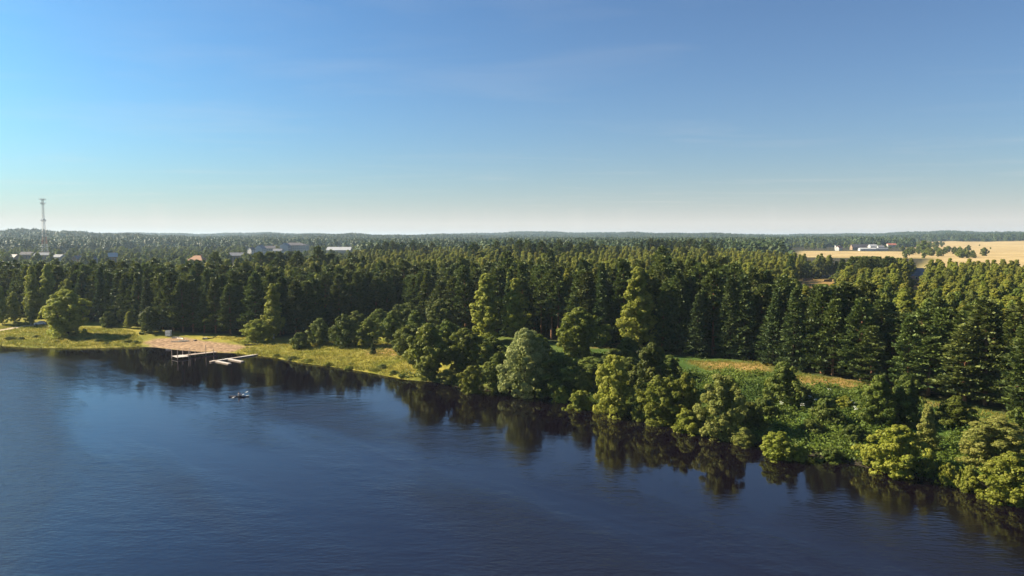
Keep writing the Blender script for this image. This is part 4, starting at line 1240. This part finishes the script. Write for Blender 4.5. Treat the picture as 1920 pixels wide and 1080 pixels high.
for px, py in [(1455, 760), (1462, 756), (1478, 757), (1492, 752), (1497, 764), (1505, 772), (1516, 757), (1530, 762), (1541, 765), (1466, 770), (1520, 778), (1556, 742), (1597, 768), (1601, 782), (1606, 784)]:
    hogweed(px, py, random.uniform(1.3, 1.9), 'white-flowered hogweed among the herbs of the lush slope')

# ------------------------------------------------------------------ beach things
def jetty():
    x0, y0 = at_z(405, 659.5, .6); x1, y1 = at_z(347, 666, .6)
    a = math.atan2(y1 - y0, x1 - x0); L = math.hypot(x1 - x0, y1 - y0)
    e = empty('wooden_jetty', (x0, y0, 0), a)
    tag(e, 'weathered wooden jetty on posts at the sandy beach', 'jetty')
    n = 30
    pl = bpy.data.meshes.new('plank')
    mb = MB().box((0, 0, 0), (L / n * .92, 2.2, .07)); pl.from_pydata(mb.v, [], mb.f); pl.materials.append(M['greywood']); pl.update()
    for k in range(n):
        o = link('plank', pl, e, (L * (k + .5) / n, random.uniform(-.03, .03), .62 + random.uniform(-.01, .01)))
    # wider head
    pw = bpy.data.meshes.new('plank')
    mb = MB().box((0, 0, 0), (.23, 4.4, .07)); pw.from_pydata(mb.v, [], mb.f); pw.materials.append(M['palewood']); pw.update()
    for k in range(14):
        link('plank', pw, e, (L + .14 + k * .25, .9 + random.uniform(-.05, .05), .63 + random.uniform(-.01, .01)))
    for s in (-.9, .9):
        MB().box((L / 2 + 1.5, s, .53), (L + 3.2, .14, .12)).build('beam', M['darkwood'], e)
    posts = [(1.2, -1), (1.2, 1), (3.6, -1), (3.6, 1), (6, -1), (6, 1), (8.4, -1), (8.4, 1), (L + .2, -1.2), (L + .2, 3), (L + 3.4, -1.2), (L + 3.4, 3)]
    tall = {1: 1.2, 3: 2.6, 4: 1.0, 7: 2.2, 8: 1.7, 9: 1.9, 10: 1.6, 11: 2.6}
    for k, (px, py) in enumerate(posts):
        MB().tube((px, py * 1.06, -1.2), (px, py * 1.06, .6 + tall.get(k, .1)), .11, .09, 7).build('post', M['wood'] if k in tall else M['darkwood'], e)
jetty()

def pontoon():
    a0 = np.array(at_z(488, 663.2, .3)); a1 = np.array(at_z(394, 677.5, .3))
    d = a1 - a0; L = np.linalg.norm(d); an = math.atan2(d[1], d[0])
    e = empty('floating_pontoon', (a0[0], a0[1], 0), an)
    tag(e, 'long pale floating walkway with two side floats right of the wooden jetty', 'pontoon')
    n = 7; sl = L / n
    for k in range(n):
        MB().box((sl * (k + .5), 0, .20), (sl * .985, 1.05, .20)).build('walkway_section', M['palewood'] if k % 3 else M['greywood'], e)
    inv = Matrix.Rotation(-an, 3, 'Z')
    for p, q in (((400, 675.5), (431, 681.5)), ((424, 672), (455, 677.5))):
        b0 = np.array(at_z(*p, .25)); b1 = np.array(at_z(*q, .25))
        c = (b0 + b1) / 2 - a0; c = inv @ Vector((c[0], c[1], 0))
        dd_ = b1 - b0; ll = np.linalg.norm(dd_); aa = math.atan2(dd_[1], dd_[0]) - an
        f = MB().box((c.x, c.y, .13), (ll, 1.15, .2), aa).build('side_float', M['greywood'], e)
        MB().box((c.x, c.y, .25), (ll * .98, .95, .04), aa).build('deck', M['palewood'], f)
    for t in (.1, .45, .8):
        MB().tube((L * t, .8, -1), (L * t, .8, .9), .06, .06, 6).build('mooring_post', M['steel'], e)
pontoon()

def booth():
    x, y, z = on_ground(316, 631)
    e = empty('changing_booth', (x, y, z), R(8))
    tag(e, 'small white changing booth standing at the back of the beach', 'booth')
    w = 1.7
    for sx in (-1, 1):
        for sy in (-1, 1):
            MB().box((sx * w / 2, sy * w / 2, 1.1), (.09, .09, 2.3)).build('post', M['steel'], e)
    for sy in (-1, 1):
        for zz in (.72, 1.68):
            for sx in (-1, 1):
                MB().box((sx * w / 4, sy * w / 2, zz), (w / 2 - .12, .04, .84)).build('panel', M['booth'], e)
    for sx in (-1, 1):
        for zz in (.72, 1.68):
            MB().box((sx * w / 2, 0, zz), (.04, w - .12, .84)).build('panel', M['booth'], e)
    for zz in (.24, 1.2, 2.2):
        for sy in (-1, 1):
            MB().box((0, sy * (w / 2 + .003), zz), (w - .1, .07, .07)).build('rail', M['steel'], e)
booth()

def log(px, py, L, r, az, lab, mat='palelog', group=None, tilt=0.0):
    x, y, z = on_ground(px, py)
    e = empty('driftwood_log', (x, y, z + r * .75), az)
    path = np.array([(-L / 2, 0, 0), (-L / 6, random.uniform(-.12, .12), .03), (L / 6, random.uniform(-.12, .12), .02), (L / 2, 0, tilt)])
    V, F = tube_np(path, [r, r * 1.05, r * .9, r * .6], 8)
    b = link('stem', np_mesh('log', V, [F, np.arange(8)[None, :], np.arange(len(V) - 8, len(V))[None, :]], [M[mat]], smooth=True), e)
    MB().tube((L * .12, 0, 0), (L * .28, .4, .35), r * .45, r * .2, 6).build('branch_stub', M[mat], e)
    tag(e, lab, 'log', group)
log(332, 634, 3.6, .24, R(10), 'thick pale log lying at the back of the beach, leftmost of the heap')
log(338, 635.5, 3.2, .22, R(150), 'pale log crossing the middle of the driftwood heap on the beach')
log(344, 639.5, 3.0, .20, R(35), 'pale plank-like log at the right of the driftwood heap')
log(348, 640.5, 2.6, .18, R(25), 'short bleached log, rightmost of the driftwood heap on the sand')
log(333, 641, 4.2, .14, R(15), 'thin pale pole lying on the sand below the driftwood heap')
log(366, 639, 1.6, .22, R(80), 'short log stump lying alone on the sand right of the heap', 'wood')
log(385, 636, 1.4, .30, R(10), 'light stump on the grass behind the beach', 'palelog')
log(394, 635, 5.2, .16, R(40), 'thin dark fallen trunk on the grass behind the beach', 'bark', None, .8)
log(475, 647.5, 5.5, .24, R(5), 'dark log lying at the right end of the beach', 'bark')

# parked car
def car():
    x, y, z = on_ground(76, 609)
    e = empty('parked_car', (x, y, z), R(200))
    tag(e, 'pale small car parked on the dirt track beside the big round willow', 'car')
    prof = [(-2.0, .35), (-2.02, .75), (-1.85, .95), (-1.55, 1.02), (-1.0, 1.42), (.3, 1.46), (1.0, 1.0), (1.85, .85), (2.02, .6), (2.0, .3)]
    me = bpy.data.meshes.new('body'); vs = []; fs = []
    for s, k in ((-1, 1), (1, 1)):
        for (px, pz) in prof:
            inset = .16 if pz > 1.1 else 0
            vs.append((px, s * (.84 - inset), pz))
    n = len(prof)
    fs.append(tuple(range(n - 1, -1, -1))[::-1]); fs.append(tuple(range(n, 2 * n))[::-1])
    for i in range(n):
        j = (i + 1) % n
        fs.append((i, n + i, n + j, j))
    me.from_pydata(vs, [], fs); me.materials.append(M['carpaint']); me.update()
    b = link('body', me, e)
    for s in (-1, 1):
        mb = MB(); yy = s * .80
        mb.add([(-1.25, s * .855, 1.03), (.78, s * .855, 1.03), (.28, s * .70, 1.38), (-.92, s * .70, 1.36)], [(0, 1, 2, 3)]); mb.build('side_window', M['glass'], e)
        for wx in (-1.25, 1.25):
            w = MB().tube((wx, s * .66, .31), (wx, s * .87, .31), .31, .31, 14).build('wheel', M['tyre'], e)
            MB().tube((wx, s * .86, .31), (wx, s * .885, .31), .19, .19, 10).build('rim', M['steel'], w)
        MB().box((1.98, s * .62, .68), (.08, .3, .16)).build('headlight', M['white'], e)
        MB().box((-2.0, s * .66, .78), (.06, .2, .2)).build('tail_light', M['redpaint'], e)
    MB().add([(.36, -.64, 1.45), (.36, .64, 1.45), (1.0, .78, 1.03), (1.0, -.78, 1.03)], [(0, 1, 2, 3)]).build('windscreen', M['glass'], e)
    MB().add([(-1.06, -.64, 1.42), (-1.06, .64, 1.42), (-1.56, .78, 1.06), (-1.56, -.78, 1.06)], [(0, 3, 2, 1)]).build('rear_window', M['glass'], e)
car()

# kayak and rower
def kayak():
    x, y = at_z(448, 744, 0)
    az = R(4)
    e = empty('kayak', (x, y, 0), az)
    tag(e, 'slim dark kayak with a pale deck crossing the open river', 'kayak')
    L, n = 4.6, 14
    V, F = [], []
    for k in range(n + 1):
        t = -1 + 2 * k / n
        w = .34 * (1 - abs(t) ** 2.2) + .015; sheer = .15 + .09 * abs(t) ** 2; kl = .17 * abs(t) ** 3
        ring = [(-1, sheer), (-.8, .0 + kl), (0, -.10 + kl), (.8, .0 + kl), (1, sheer)]
        V += [(t * L / 2, a * w, b) for a, b in ring]
    for k in range(n):
        for i in range(4):
            F.append((k * 5 + i, k * 5 + i + 1, k * 5 + 5 + i + 1, k * 5 + 5 + i))
    F.append((0, 4, 3, 2, 1)); F.append(tuple(n * 5 + i for i in range(5)))
    me = bpy.data.meshes.new('hull'); me.from_pydata(V, [], F); me.materials.append(M['hull']); me.update(); link('hull', me, e)
    for a, b, nm in ((0, 5, 'stern_deck'), (9, 14, 'bow_deck')):
        mb = MB()
        for k in range(a, b):
            t0, t1 = -1 + 2 * k / n, -1 + 2 * (k + 1) / n
            f = lambda t: .34 * (1 - abs(t) ** 2.2) + .015
            h = lambda t: .152 + .09 * abs(t) ** 2
            mb.add([(t0 * L / 2, -f(t0), h(t0)), (t1 * L / 2, -f(t1), h(t1)), (t1 * L / 2, 0, h(t1) + .10), (t0 * L / 2, 0, h(t0) + .10), (t0 * L / 2, f(t0), h(t0)), (t1 * L / 2, f(t1), h(t1))],
                   [(0, 1, 2, 3), (3, 2, 5, 4)])
        mb.build(nm, M['white'] if nm == 'bow_deck' else M['hull'], e)
    MB().box((.0, 0, .12), (.5, .42, .08)).build('seat', M['tyre'], e)
    # packed white bag on the fore deck
    bag = MB()
    for k in range(8):
        a0, a1 = k * math.pi / 4, (k + 1) * math.pi / 4
        bag.add([(.34 * math.cos(a0), .24 * math.sin(a0), 0), (.34 * math.cos(a1), .24 * math.sin(a1), 0), (.26 * math.cos(a1), .18 * math.sin(a1), .3), (.26 * math.cos(a0), .18 * math.sin(a0), .3)], [(0, 1, 2, 3)])
        bag.add([(.26 * math.cos(a0), .18 * math.sin(a0), .3), (.26 * math.cos(a1), .18 * math.sin(a1), .3), (0, 0, .4)], [(0, 1, 2)])
    bo = bag.build('packed_bag', M['white'], None)
    T = Matrix.Translation((x, y, 0)) @ Matrix.Rotation(az, 4, 'Z')
    bo.location = T @ Vector((1.0, 0, .22)); bo.rotation_euler = (0, 0, az)
    tag(bo, 'white bag lashed on the bow of the kayak', 'bag')
    # paddler: one skinned body, seated, facing the bow
    J = {'pelvis': (0, 0, .26, .15), 'waist': (-.03, 0, .45, .14), 'chest': (-.02, 0, .68, .16), 'neck': (.0, 0, .86, .06), 'chin': (.03, 0, .95, .075), 'crown': (.02, 0, 1.08, .095),
         'ls': (0, .2, .79, .07), 'le': (.2, .32, .6, .05), 'lw': (.42, .30, .58, .038), 'lh': (.50, .27, .59, .04),
         'rs': (0, -.2, .79, .07), 're': (.16, -.36, .58, .05), 'rw': (.36, -.40, .50, .038), 'rh': (.44, -.40, .49, .04),
         'lk': (.5, .13, .38, .08), 'la': (.92, .11, .2, .05), 'lf': (1.02, .11, .24, .04), 'rk': (.5, -.13, .38, .08), 'ra': (.92, -.11, .2, .05), 'rf': (1.02, -.11, .24, .04),
         'nose': (.13, 0, 1.0, .022)}
    E = [('pelvis', 'waist'), ('waist', 'chest'), ('chest', 'neck'), ('neck', 'chin'), ('chin', 'crown'), ('chest', 'ls'), ('ls', 'le'), ('le', 'lw'), ('lw', 'lh'), ('chest', 'rs'), ('rs', 're'), ('re', 'rw'), ('rw', 'rh'),
         ('pelvis', 'lk'), ('lk', 'la'), ('la', 'lf'), ('pelvis', 'rk'), ('rk', 'ra'), ('ra', 'rf'), ('chin', 'nose')]
    ks = list(J)
    me = bpy.data.meshes.new('person'); me.from_pydata([J[k][:3] for k in ks], [(ks.index(a), ks.index(b)) for a, b in E], [])
    me.materials.append(M['skin'])
    p = link('person', me); p.location = (x, y, 0); p.rotation_euler = (0, 0, az)
    p.modifiers.new('skin', 'SKIN')
    for i, k in enumerate(ks):
        sv = me.skin_vertices[0].data[i]; sv.radius = (J[k][3], J[k][3]); sv.use_root = (k == 'pelvis')
    sb = p.modifiers.new('sub', 'SUBSURF'); sb.levels = sb.render_levels = 2
    tag(p, 'person in a grey shirt paddling the kayak', 'person')
    # shirt and hair follow the body
    sh_ = MB(); rings = [(.24, .17, .17, 0), (.45, .155, .165, -.03), (.68, .175, .22, -.02), (.80, .15, .25, 0), (.87, .07, .09, 0)]
    vs, fs, m_ = [], [], 12
    for (zz, rx, ry, ox) in rings:
        vs += [(ox + rx * math.cos(2 * math.pi * i / m_), ry * math.sin(2 * math.pi * i / m_), zz) for i in range(m_)]
    for k in range(len(rings) - 1):
        fs += [(k * m_ + i, k * m_ + (i + 1) % m_, (k + 1) * m_ + (i + 1) % m_, (k + 1) * m_ + i) for i in range(m_)]
    sh_.add(vs, fs); sh_.build('shirt', M['shirt'], p, True)
    hr = MB(); vs, fs = [], []
    for k, (zz, rr) in enumerate(((1.0, .108), (1.08, .118), (1.15, .085), (1.185, .02))):
        vs += [(-.005 + rr * math.cos(2 * math.pi * i / m_) - (.02 if k == 0 else 0), rr * math.sin(2 * math.pi * i / m_), zz) for i in range(m_)]
    for k in range(3):
        fs += [(k * m_ + i, k * m_ + (i + 1) % m_, (k + 1) * m_ + (i + 1) % m_, (k + 1) * m_ + i) for i in range(m_)]
    hr.add(vs, fs); hr.build('hair', M['hair'], p, True)
    pd = empty('paddle', (x, y, 0), az)
    tag(pd, 'double-bladed paddle with white blades held by the paddler', 'paddle')
    A, B = Vector((-.05, -1.55, .02)), Vector((.95, 1.15, 1.0))
    A, B = Vector((-.75, -1.0, .16)), Vector((1.35, .75, .85))
    MB().tube(A, B, .022, .022, 6).build('shaft', M['darkwood'], pd)
    for q, s in ((A, -1), (B, 1)):
        dq = (B - A).normalized() * s
        MB().box(q + dq * .22, (.26, .55, .04), 0, (dq.to_track_quat('Y', 'Z')).to_matrix().to_4x4()).build('blade', M['white'], pd)
kayak()

# ------------------------------------------------------------------ mast
def mast():
    Y = 1000.0
    x = (85 - 960) / FPX * Y
    z0 = gz(x, Y); zt = z_at(85, 371, Y)
    H = zt - z0
    e = empty('radio_mast', (x, Y, z0), R(18))
    tag(e, 'tall red and white lattice radio mast rising above the town', 'mast')
    def half(z): return np.interp(z, [0, H * .42, H * .8, H], [4.2, 1.9, 1.1, .9])
    zs = np.linspace(0, H * .985, 25)
    bands = {}
    for k in range(24):
        a, b = zs[k], zs[k + 1]
        ha, hb = half(a), half(b)
        m = 'redpaint' if (k // 3) % 2 == 0 else 'whitepaint'
        if k > 9: m = 'steel'
        mb = bands.setdefault(m, MB())
        cs = [(-1, -1), (1, -1), (1, 1), (-1, 1)]
        th = .14 if k < 14 else .11
        for i in range(4):
            c, d = cs[i], cs[(i + 1) % 4]
            mb.tube((c[0] * ha, c[1] * ha, a), (c[0] * hb, c[1] * hb, b), th, th, 4)
            mb.tube((c[0] * ha, c[1] * ha, a), (d[0] * ha, d[1] * ha, a), th * .5, th * .5, 3)
            mb.tube((c[0] * ha, c[1] * ha, a), (d[0] * hb, d[1] * hb, b), th * .5, th * .5, 3)
            mb.tube((d[0] * ha, d[1] * ha, a), (c[0] * hb, c[1] * hb, b), th * .5, th * .5, 3)
    for m, mb in bands.items():
        mb.build('lattice_section', M[m], e)
    MB().tube((0, 0, 0), (0, 0, H * .97), .22, .16, 6).build('cable_ladder', M['steel'], e)
    for zz, w in ((.36 * H, 2.8), (.62 * H, 2.4), (.90 * H, 2.2), (.965 * H, 2.2)):
        pf = MB().box((0, 0, zz), (2 * w, 2 * w, .25)).build('platform', M['steel'], e)
        if zz > .5 * H:
            for k in range(6):
                a = k * math.pi / 3 + zz
                rr = w + (1.2 if zz > .93 * H else .5)
                MB().tube((0, 0, zz + .1), (rr * math.cos(a), rr * math.sin(a), zz + .1), .08, .08, 4).build('bracket', M['steel'], pf)
                MB().box((rr * math.cos(a), rr * math.sin(a), zz + 1.0), (.5, .35, 2.4), a).build('antenna_panel', M['whitepaint'], pf)
    MB().tube((.9, -1.0, .63 * H + 1.4), (1.0, -1.6, .63 * H + 1.4), .9, .9, 12).build('dish_antenna', M['whitepaint'], e)
    MB().tube((0, 0, H * .96), (0, 0, H * 1.01), .1, .05, 4).build('lightning_rod', M['steel'], e)
mast()

# ------------------------------------------------------------------ buildings
def house(px, Y, w, d, h, gab, label, wall, roof, rz=0.0, roof_kind='gable', windows=True, chimney=True, storeys=1, name='house', base=None, pypx=None):
    x = (px - 960) / FPX * Y
    z = gz(x, Y) if base is None else base
    e = empty(name, (x, Y, z), rz)
    tag(e, label, 'house' if name == 'house' else 'building')
    if roof_kind == 'gable':
        MB().body(w, d, h, gab * .97).build('wall', M[wall], e)
        r_ = MB().gable(w, d, h, h + gab).build('roof', M[roof], e)
    elif roof_kind == 'hip':
        MB().body(w, d, h).build('wall', M[wall], e)
        r_ = MB().hip(w, d, h, h + gab).build('roof', M[roof], e)
    else:
        MB().body(w, d, h).build('wall', M[wall], e)
        r_ = MB().box((0, 0, h + .2), (w + .6, d + .6, .4)).build('roof', M[roof], e)
    if chimney:
        MB().box((w * .2, d * .12, h + gab), (.9, .9, 2.0)).build('chimney', M['wall_brick'], r_)
    if windows:
        n = max(2, int(w / 3.2)); sh_ = h / storeys
        for s in range(storeys):
            for k in range(n):
                wx = -w / 2 + w * (k + .5) / n; wz = sh_ * (s + .55)
                f = MB().box((wx, -d / 2 - .03, wz), (1.5, .1, sh_ * .5)).build('window', M['white'], e)
                MB().box((wx, -d / 2 - .06, wz), (1.25, .1, sh_ * .5 - .25)).build('pane', M['glass'], f)
        for k in range(2):
            wy = -d / 4 + d / 2 * k
            f = MB().box((-w / 2 - .03, wy, sh_ * .55), (.1, 1.3, sh_ * .5)).build('window', M['white'], e)
            MB().box((-w / 2 - .06, wy, sh_ * .55), (.1, 1.05, sh_ * .5 - .25)).build('pane', M['glass'], f)
    return e

house(553, 1250, 46, 16, 14, 4.5, 'large grey block with a stepped dark roof, biggest building of the town', 'wall_cream', 'roof_dark', R(-6), 'hip', True, False, 4, 'town_hall')
house(536, 1235, 13, 14, 13, 5, 'white gabled building against the left side of the large grey block', 'wall_white', 'roof_grey', R(80), 'gable', True, False, 3, 'gabled_building')
house(637, 1120, 36, 18, 9, 4.5, 'long pale-roofed shed right of the large grey block', 'wall_cream', 'roof_pale', R(3), 'gable', False, False, 1, 'storage_shed')
house(489, 1180, 12, 14, 10, 6, 'white gabled house, brightest of the row left of the large grey block', 'wall_white', 'roof_grey', R(75), 'gable', True, True, 2)
house(472, 1160, 8, 9, 8.5, 4, 'small white house at the left end of the row beside the large grey block', 'wall_white', 'roof_dark', R(60), 'gable', True, True, 2)
house(506, 1230, 26, 12, 9.5, 4, 'long dark-roofed house behind the bright white gabled house', 'wall_cream', 'roof_dark', R(0), 'gable', True, True, 2)
house(522, 1150, 14, 9, 7.5, 3, 'low cream house in front of the long dark-roofed house', 'wall_cream', 'roof_grey', R(-4), 'gable', True, False, 1)
house(686, 1090, 6, 7, 9.5, 3, 'tiny white house standing alone right of the pale-roofed shed', 'wall_white', 'roof_grey', R(40), 'gable', True, False, 2)
house(445, 900, 20, 10, 7.5, 3.5, 'grey-roofed house among trees left of the white houses', 'wall_wood', 'roof_grey', R(5))
house(371, 780, 17, 12, 6, 5, 'large house with an orange-brown roof above the pine belt', 'wall_wood', 'roof_orange', R(-8), 'hip', True, True, 2)
house(212, 820, 9, 8, 9, 4, 'pale-roofed house between trees right of the radio mast', 'wall_wood', 'roof_pale', R(30))
house(146, 800, 8, 8, 7, 3.5, 'small grey-roofed house near the foot of the radio mast', 'wall_wood', 'roof_grey', R(70))
house(84, 930, 20, 14, 7.5, 3, 'wide low hall at the foot of the radio mast', 'wall_wood', 'roof_grey', R(4), 'gable', True, False, 1, 'low_hall')
house(112, 880, 11, 10, 6.5, 3, 'grey house just right of the low hall', 'wall_cream', 'roof_grey', R(-12))
house(52, 980, 15, 10, 6.5, 3.5, 'dark-roofed house left of the low hall', 'wall_wood', 'roof_dark', R(6))
house(28, 900, 10, 9, 5.5, 3.5, 'dark-roofed house near the left edge of the town', 'wall_wood', 'roof_dark', R(-20))
house(179, 700, 3.5, 3.5, 9, 4, 'narrow pale turret-like shed among the town trees', 'wall_cream', 'roof_grey', R(20), 'hip', True, False, 1, 'turret_shed')
# farmstead on the right
fh = on_ground(1716, 531)
house(1716, 500, 12.5, 9, 3.6, 4.6, 'farmhouse with a steep grey roof among birches', 'wall_brick', 'roof_grey', R(-14), 'gable', True, False, 1)
house(1611, 1450, 34, 12, 5, 6, 'dark-roofed barn in the farm row beyond the meadow', 'wall_wood', 'roof_dark', R(0), 'gable', True, False, 1, 'barn')
house(1635, 1400, 14, 9, 7.5, 3.5, 'white house in the farm row, right of the dark barn', 'wall_white', 'roof_pale', R(6))
house(1650, 1390, 11, 9, 6, 3.5, 'blue-grey roofed house right of the white farm house', 'wall_white', 'roof_grey', R(-8))
house(1625, 1340, 30, 8, 3.4, 2, 'long low white shed in front of the farm row', 'wall_white', 'roof_pale', R(2), 'gable', False, False, 1, 'low_shed')
house(1652, 1350, 22, 7, 3.2, 2, 'long low grey shed right of the low white shed', 'wall_cream', 'roof_grey', R(-3), 'gable', False, False, 1, 'low_shed')
house(1572, 1380, 10, 8, 5, 3.5, 'red-roofed house at the left end of the farm row', 'wall_white', 'roof_red', R(30))
house(1567, 1420, 4, 4, 9, 1, 'small white tower behind the red-roofed farm house', 'wall_white', 'roof_grey', R(0), 'flat', True, False, 3, 'white_tower')
house(1670, 1700, 20, 10, 6, 3.5, 'beige building behind the farm row, left of two', 'wall_cream', 'roof_red', R(0))
house(1681, 1720, 14, 10, 6, 3.5, 'beige building behind the farm row, right of two', 'wall_cream', 'roof_orange', R(0))

# fence in the clearing
def fence(p0, p1, label):
    a = np.array(on_ground(*p0)[:2]); b = np.array(on_ground(*p1)[:2])
    d = b - a; L = float(np.linalg.norm(d)); an = math.atan2(d[1], d[0])
    e = empty('wooden_fence', (a[0], a[1], gz(*a)), an)
    tag(e, label, 'fence')
    n = int(L / 2.5)
    for k in range(n + 1):
        MB().box((k * L / n, 0, .8), (.16, .16, 2.0)).build('post', M['wall_wood'], e)
    for k in range(n):
        MB().box(((k + .5) * L / n, -.1, .95), (L / n * .97, .05, 1.5)).build('panel', M['wall_wood'], e)
fence((1506, 527), (1524, 526), 'brown board fence at the left of the sandy clearing behind the pines')
fence((1545, 529), (1560, 528), 'brown board fence at the right of the sandy clearing behind the pines')

# power pylons far off
def pylon(px, Y, top, label):
    x = (px - 960) / FPX * Y; z = gz(x, Y); H = z_at(px, top, Y) - z
    e = empty('power_pylon', (x, Y, z), R(20)); tag(e, label, 'pylon', 'power pylons before the far hills')
    mb = MB()
    for sx, sy in ((-1, -1), (1, -1), (1, 1), (-1, 1)):
        mb.tube((sx * 2.6, sy * 2.6, 0), (sx * .4, sy * .4, H), .2, .15, 4)
    for k in range(7):
        t0, t1 = k / 7, (k + 1) / 7; h0 = 2.6 - 2.2 * t0; h1 = 2.6 - 2.2 * t1
        for (ax, ay), (bx, by) in (((-1, -1), (1, -1)), ((1, -1), (1, 1)), ((1, 1), (-1, 1)), ((-1, 1), (-1, -1))):
            mb.tube((ax * h0, ay * h0, H * t0), (bx * h1, by * h1, H * t1), .1, .1, 3)
    mb.build('lattice_tower', M['steel'], e)
    for t, w in ((.72, 5), (.84, 4), (.95, 3)):
        MB().box((0, 0, H * t), (2 * w, .3, .3)).build('cross_arm', M['steel'], e)
pylon(1168, 2100, 448, 'faint steel pylon before the far hills, left of two')
pylon(1253, 2200, 449, 'faint steel pylon before the far hills, right of two')

# ------------------------------------------------------------------ town and field trees
bpts = np.array([[o.location.x, o.location.y] for o in COL.objects if o.get('category') in ('house', 'building', 'mast')])
def garden(n, u0, u1, d0, d1, hs, label, group, seed, los=True):
    r = np.random.default_rng(seed)
    done, tries = 0, 0
    while done < n and tries < n * 30:
        tries += 1
        u = r.uniform(u0, u1); Y = math.sqrt(r.uniform(d0 ** 2, d1 ** 2))
        x = (u - 960) / FPX * Y
        h = r.uniform(*hs)
        ok = True
        for bx, by in bpts:
            bu = 960 + FPX * bx / by
            if math.hypot(bx - x, by - Y) < 14: ok = False
            if los and abs(bu - u) < 11 and Y < by and by - Y < 220: h = min(h, 6.0)
        if not ok: continue
        H0, R0, cm, tm = VAR['garden'][r.integers(4)]
        e = tree('garden_tree', 'garden', (x, Y, gz(x, Y)), h, h * r.uniform(.65, .95), int(r.integers(4)), label=label, group=group)
        done += 1
garden(110, -10, 330, 420, 1000, (8, 14), 'green garden tree among the houses around the radio mast', 'garden trees around the mast', 41)
garden(95, 330, 720, 520, 1200, (8, 14), 'green garden tree in the town before the large grey block', 'garden trees before the grey block', 42)
garden(50, 0, 720, 1250, 1500, (9, 14), 'tree at the far side of the town below the hills', 'trees behind the town', 43, False)
garden(95, 1450, 1770, 1460, 2100, (8, 15), 'tree around the farm row beyond the meadow', 'trees around the farm row', 44)
garden(45, 1690, 1830, 880, 1300, (7, 12), 'tree of the dark grove at the edge of the yellow field', 'grove at the yellow field', 45, False)
gprot = [joined_proto('town_tree', 'garden', i) for i in range(4)]
tu = rng.uniform(-40, 740, 900); tY = np.sqrt(rng.uniform(360 ** 2, 1500 ** 2, 900))
tP = np.stack([(tu - 960) / FPX * tY, tY], 1)
keep = np.ones(len(tP), bool)
for bx, by in bpts:
    bu = 960 + FPX * bx / by
    keep &= np.hypot(tP[:, 0] - bx, tP[:, 1] - by) > 15
    keep &= ~((abs(tu - bu) < 11) & (tY < by) & (by - tY < 260))
tP = tP[keep]
scatter('town_trees', tP, gprot, (.8, 1.35), (.9, 1.4), 'mass of green trees between the houses of the town')
for px, Y, h, lab in ((1845, 1000, 12, 'lone round tree on the yellow field'), (1822, 960, 9, 'smaller tree at the grove end beside the yellow field'),
                      (1731, 1150, 21, 'tallest tree standing out of the grove by the yellow field'), (1856, 1500, 4, 'small bush far out on the yellow field'),
                      (1835, 1900, 4, 'tiny bush at the far side of the yellow field')):
    x = (px - 960) / FPX * Y
    tree('field_tree', 'garden', (x, Y, gz(x, Y)), h, h * .9, label=lab)

# ------------------------------------------------------------------ air
hz_ = MB().box((0, 4800, 46), (15000, 15000 + 0, 100)).build('haze', M['white'])
hm, n, l = new_mat('hazy_air')
out = n.new('ShaderNodeOutputMaterial'); pv = n.new('ShaderNodeVolumePrincipled')
pv.inputs['Color'].default_value = (0.62, 0.80, 1.0, 1)
pv.inputs['Density'].default_value = 0.00007
pv.inputs['Anisotropy'].default_value = 0.2
l.new(pv.outputs[0], out.inputs['Volume'])
hz_.data.materials.clear(); hz_.data.materials.append(hm)
tag(hz_, 'thin bluish haze in the air over the valley', 'haze', kind='stuff')
